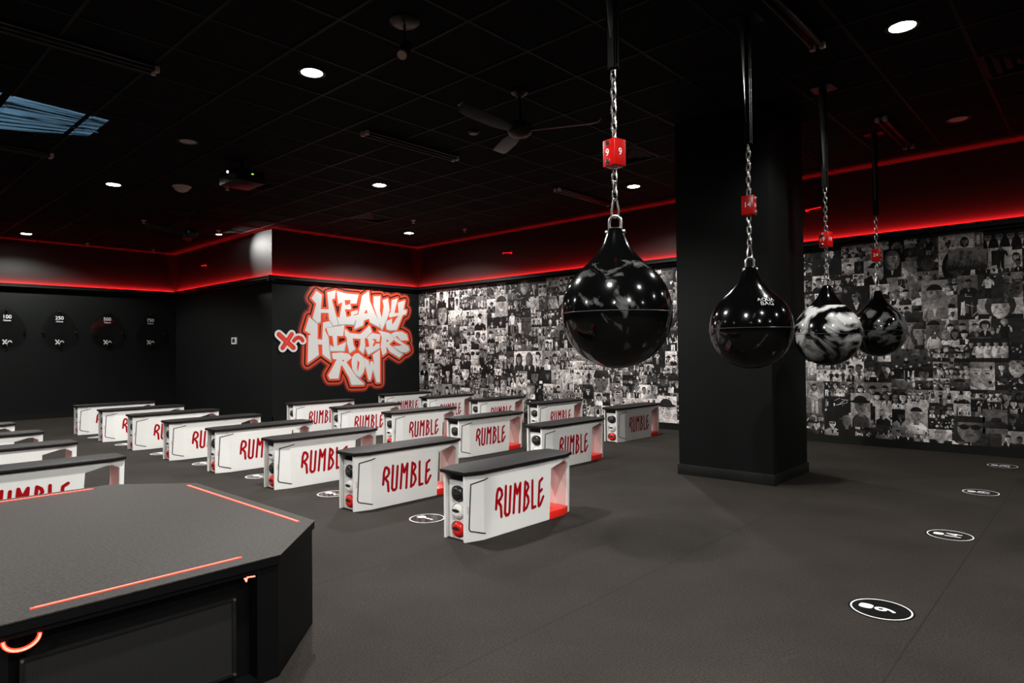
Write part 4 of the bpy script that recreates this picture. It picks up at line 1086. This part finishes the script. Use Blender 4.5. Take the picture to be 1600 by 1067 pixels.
def make_bench(label, group):
    t = thing('step_bench', (0, 0, 0), label, 'bench', group)
    for sgn in (1, -1):
        o = bpy.data.objects.new('side_panel', panel_mesh(sgn)); C.objects.link(o); o.parent = t
        pol = []
        for S in RUMBLE:
            S2 = [((a if sgn > 0 else -0.11-a), b) for a, b in S]
            pol += stroke2d(S2, 0.0112, n=14)
        on_panel(pol, 0.0006, sgn=sgn).build('lettering', M['crimson'], o)
        gv = []
        for S in ([(-0.370, 0.388), (-0.402, 0.381), (-0.408, 0.380), (-0.495, 0.362), (-0.509, 0.084), (-0.500, 0.068), (-0.408, 0.0425), (-0.402, 0.041), (-0.396, 0.040)],): gv += stroke2d(S, 0.0042, n=8)
        on_panel(gv, 0.0004, sgn=sgn).build('panel_groove', M['groove'], o)
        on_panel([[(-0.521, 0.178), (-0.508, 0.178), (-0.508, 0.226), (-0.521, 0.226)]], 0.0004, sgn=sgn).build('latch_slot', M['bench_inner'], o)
    # rack plate with three openings at the left end
    bm = bmesh.new()
    def ring(pts):
        vs_ = [bm.verts.new((a, 0, b)) for a, b in pts]
        return [bm.edges.new((vs_[i], vs_[(i+1) % len(vs_)])) for i in range(len(vs_))]
    es = ring([(-0.083, 0.002), (0.083, 0.002), (0.083, 0.372), (-0.083, 0.372)])
    for cz, rx, rz in ((0.2895, 0.070, 0.053), (0.1765, 0.062, 0.052), (0.0625, 0.070, 0.0525)):
        es += ring([(rx*math.cos(2*PI*k/28), cz+rz*math.sin(2*PI*k/28)) for k in range(28)])
    bmesh.ops.triangle_fill(bm, edges=es, use_beauty=True)
    r = bmesh.ops.extrude_face_region(bm, geom=bm.faces[:])
    for e in r['geom']:
        if isinstance(e, bmesh.types.BMVert): e.co.y += 0.012
    for v_ in bm.verts: v_.co.y += -0.500
    bmesh.ops.recalc_face_normals(bm, faces=bm.faces)
    me = bpy.data.meshes.new('rack_plate'); bm.to_mesh(me); bm.free(); me.materials.append(M['bench_white'])
    o = bpy.data.objects.new('rack_plate', me); C.objects.link(o); o.parent = t
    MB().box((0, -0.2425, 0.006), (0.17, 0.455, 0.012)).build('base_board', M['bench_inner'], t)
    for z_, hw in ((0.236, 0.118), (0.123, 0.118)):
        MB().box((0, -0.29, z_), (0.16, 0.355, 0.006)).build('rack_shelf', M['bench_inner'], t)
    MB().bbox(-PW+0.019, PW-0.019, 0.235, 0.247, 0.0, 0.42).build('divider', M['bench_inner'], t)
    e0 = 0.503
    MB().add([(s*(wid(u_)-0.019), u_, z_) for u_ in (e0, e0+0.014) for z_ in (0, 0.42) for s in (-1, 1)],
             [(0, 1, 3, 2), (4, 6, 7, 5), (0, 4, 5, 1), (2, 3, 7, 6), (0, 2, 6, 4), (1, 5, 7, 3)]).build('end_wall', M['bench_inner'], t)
    # red step filling the foot of the opening
    sp_ = [(wid(u_)+0.002, u_) for u_ in (0.256, 0.405, 0.493)]
    stp = MB().prism(sp_+[(-a, b) for a, b in sp_[::-1]], 0.0, 0.052).build('foot_step', M['step_red'], t, bevel=0.003)
    MB().add([(PW-0.022, 0.266, 0.0526), (PW-0.050, 0.262, 0.0526), (PW-0.070, 0.275, 0.0526), (PW-0.050, 0.306, 0.0526), (PW-0.030, 0.300, 0.0526)], [(0, 1, 2, 3, 4)]).build('printed_mark', M['white'], stp)
    # padded top
    po = [(0.118, -0.553), (0.160, -0.430), (0.160, 0.430), (0.118, 0.553)]
    MB().prism(po+[(-a, b) for a, b in po[::-1]], 0.4215, 0.447).build('top_pad', M['pad'], t, bevel=0.009)
    return t
def make_dumbbell(colour):
    t = thing('dumbbell', (0, 0, 0), '', 'dumbbell')
    m_ = M['db_'+colour]
    hd_ = [(0.001, -0.034), (0.030, -0.034), (0.043, -0.028), (0.050, -0.014), (0.050, 0.012), (0.042, 0.026), (0.020, 0.032), (0.001, 0.032)]
    for c, sg in ((-0.075, 1), (0.075, -1)):
        h_ = MB().lathe([(r, z*sg) for r, z in (hd_ if sg > 0 else hd_)][::sg], 20, (0, c, 0), 'y').build('head', m_, t, smooth=True, angle=50)
        if sg > 0:
            sl = [(-0.036, 0.010), (-0.022, 0.017), (0.0, 0.019), (0.022, 0.017), (0.036, 0.010), (0.030, 0.000), (0.0, -0.005), (-0.030, 0.000)]
            MB().add([(a, c-0.0346, b) for a, b in sl], [tuple(range(8))]).build('grip_slot', M['groove'] if colour != 'black' else M['steel_dark'], h_)
            for q in (-0.020, 0.0, 0.020):
                MB().lathe([(0.001, -0.003), (0.008, -0.0015), (0.0095, 0.002)], 10, (q, c-0.0345, -0.020+abs(q)*0.25), 'y').build('stud', m_, h_, smooth=True)
    MB().cyl((0, -0.05, 0), (0, 0.05, 0), 0.016, n=12).build('handle', M['steel_dark'], t, smooth=True)
    return t
M['steel_dark'] = mat('brushed_dark_steel', (0.22, 0.22, 0.22), 0.3, metal=1.0)

ORD = ('first', 'second', 'third', 'fourth', 'fifth', 'sixth', 'seventh', 'eighth')
BC = 3.345
rowA = [(-3.095-1.219*i, BC) for i in range(8)]
rowB = [(-4.310-1.224*i, 5.550) for i in range(5)]
rowC = [(-4.83, 7.69), (-6.195, 7.72), (-7.385, 7.68), (-8.55, 7.63), (-9.72, 7.62)]
rowD = [(-5.565, 1.09), (-6.83, 1.09), (-8.03, 1.09), (-9.27, 1.08)]
ROWS = (('long line', rowA, 'black topped benches in the long line'), ('middle line', rowB, 'black topped benches in the middle line'),
        ('back line by the photo mural', rowC, 'black topped benches in the back line'), ('left line behind the stage', rowD, 'black topped benches in the left line'))
bench0 = None; proto = {}
for ri, (rname, pos, grp) in enumerate(ROWS):
    for i, (x, y) in enumerate(pos):
        n_ = len(pos)
        w_ = ('nearest' if i == 0 else 'farthest' if i == n_-1 else ORD[i]) + ' white bench with a black top in the ' + rname
        if bench0 is None: bench0 = make_bench(w_, grp); b = bench0; b.location = (x, y, 0)
        else: b = dup(bench0, (x, y, 0), w_, grp)
        if ri == 3: continue
        order = ('black', 'white', 'red')
        if (ri, i) == (0, 2): order = ('white', 'black', 'red')
        wb = 'the ' + ('nearest' if i == 0 else 'farthest' if i == n_-1 else ORD[i]) + ' bench of the ' + ('long', 'middle', 'back')[ri] + ' line'
        for colour, slot, zc in zip(order, ('top', 'middle', 'bottom'), (0.2895, 0.1765, 0.0625)):
            lab = colour + ' dumbbell in the ' + slot + ' slot of ' + wb
            if colour not in proto: d = make_dumbbell(colour); d['label'] = lab; proto[colour] = d; d.location = (x, y-0.413, zc)
            else: d = dup(proto[colour], (x, y-0.413, zc), lab)
            d['group'] = colour + ' dumbbells in the bench racks'
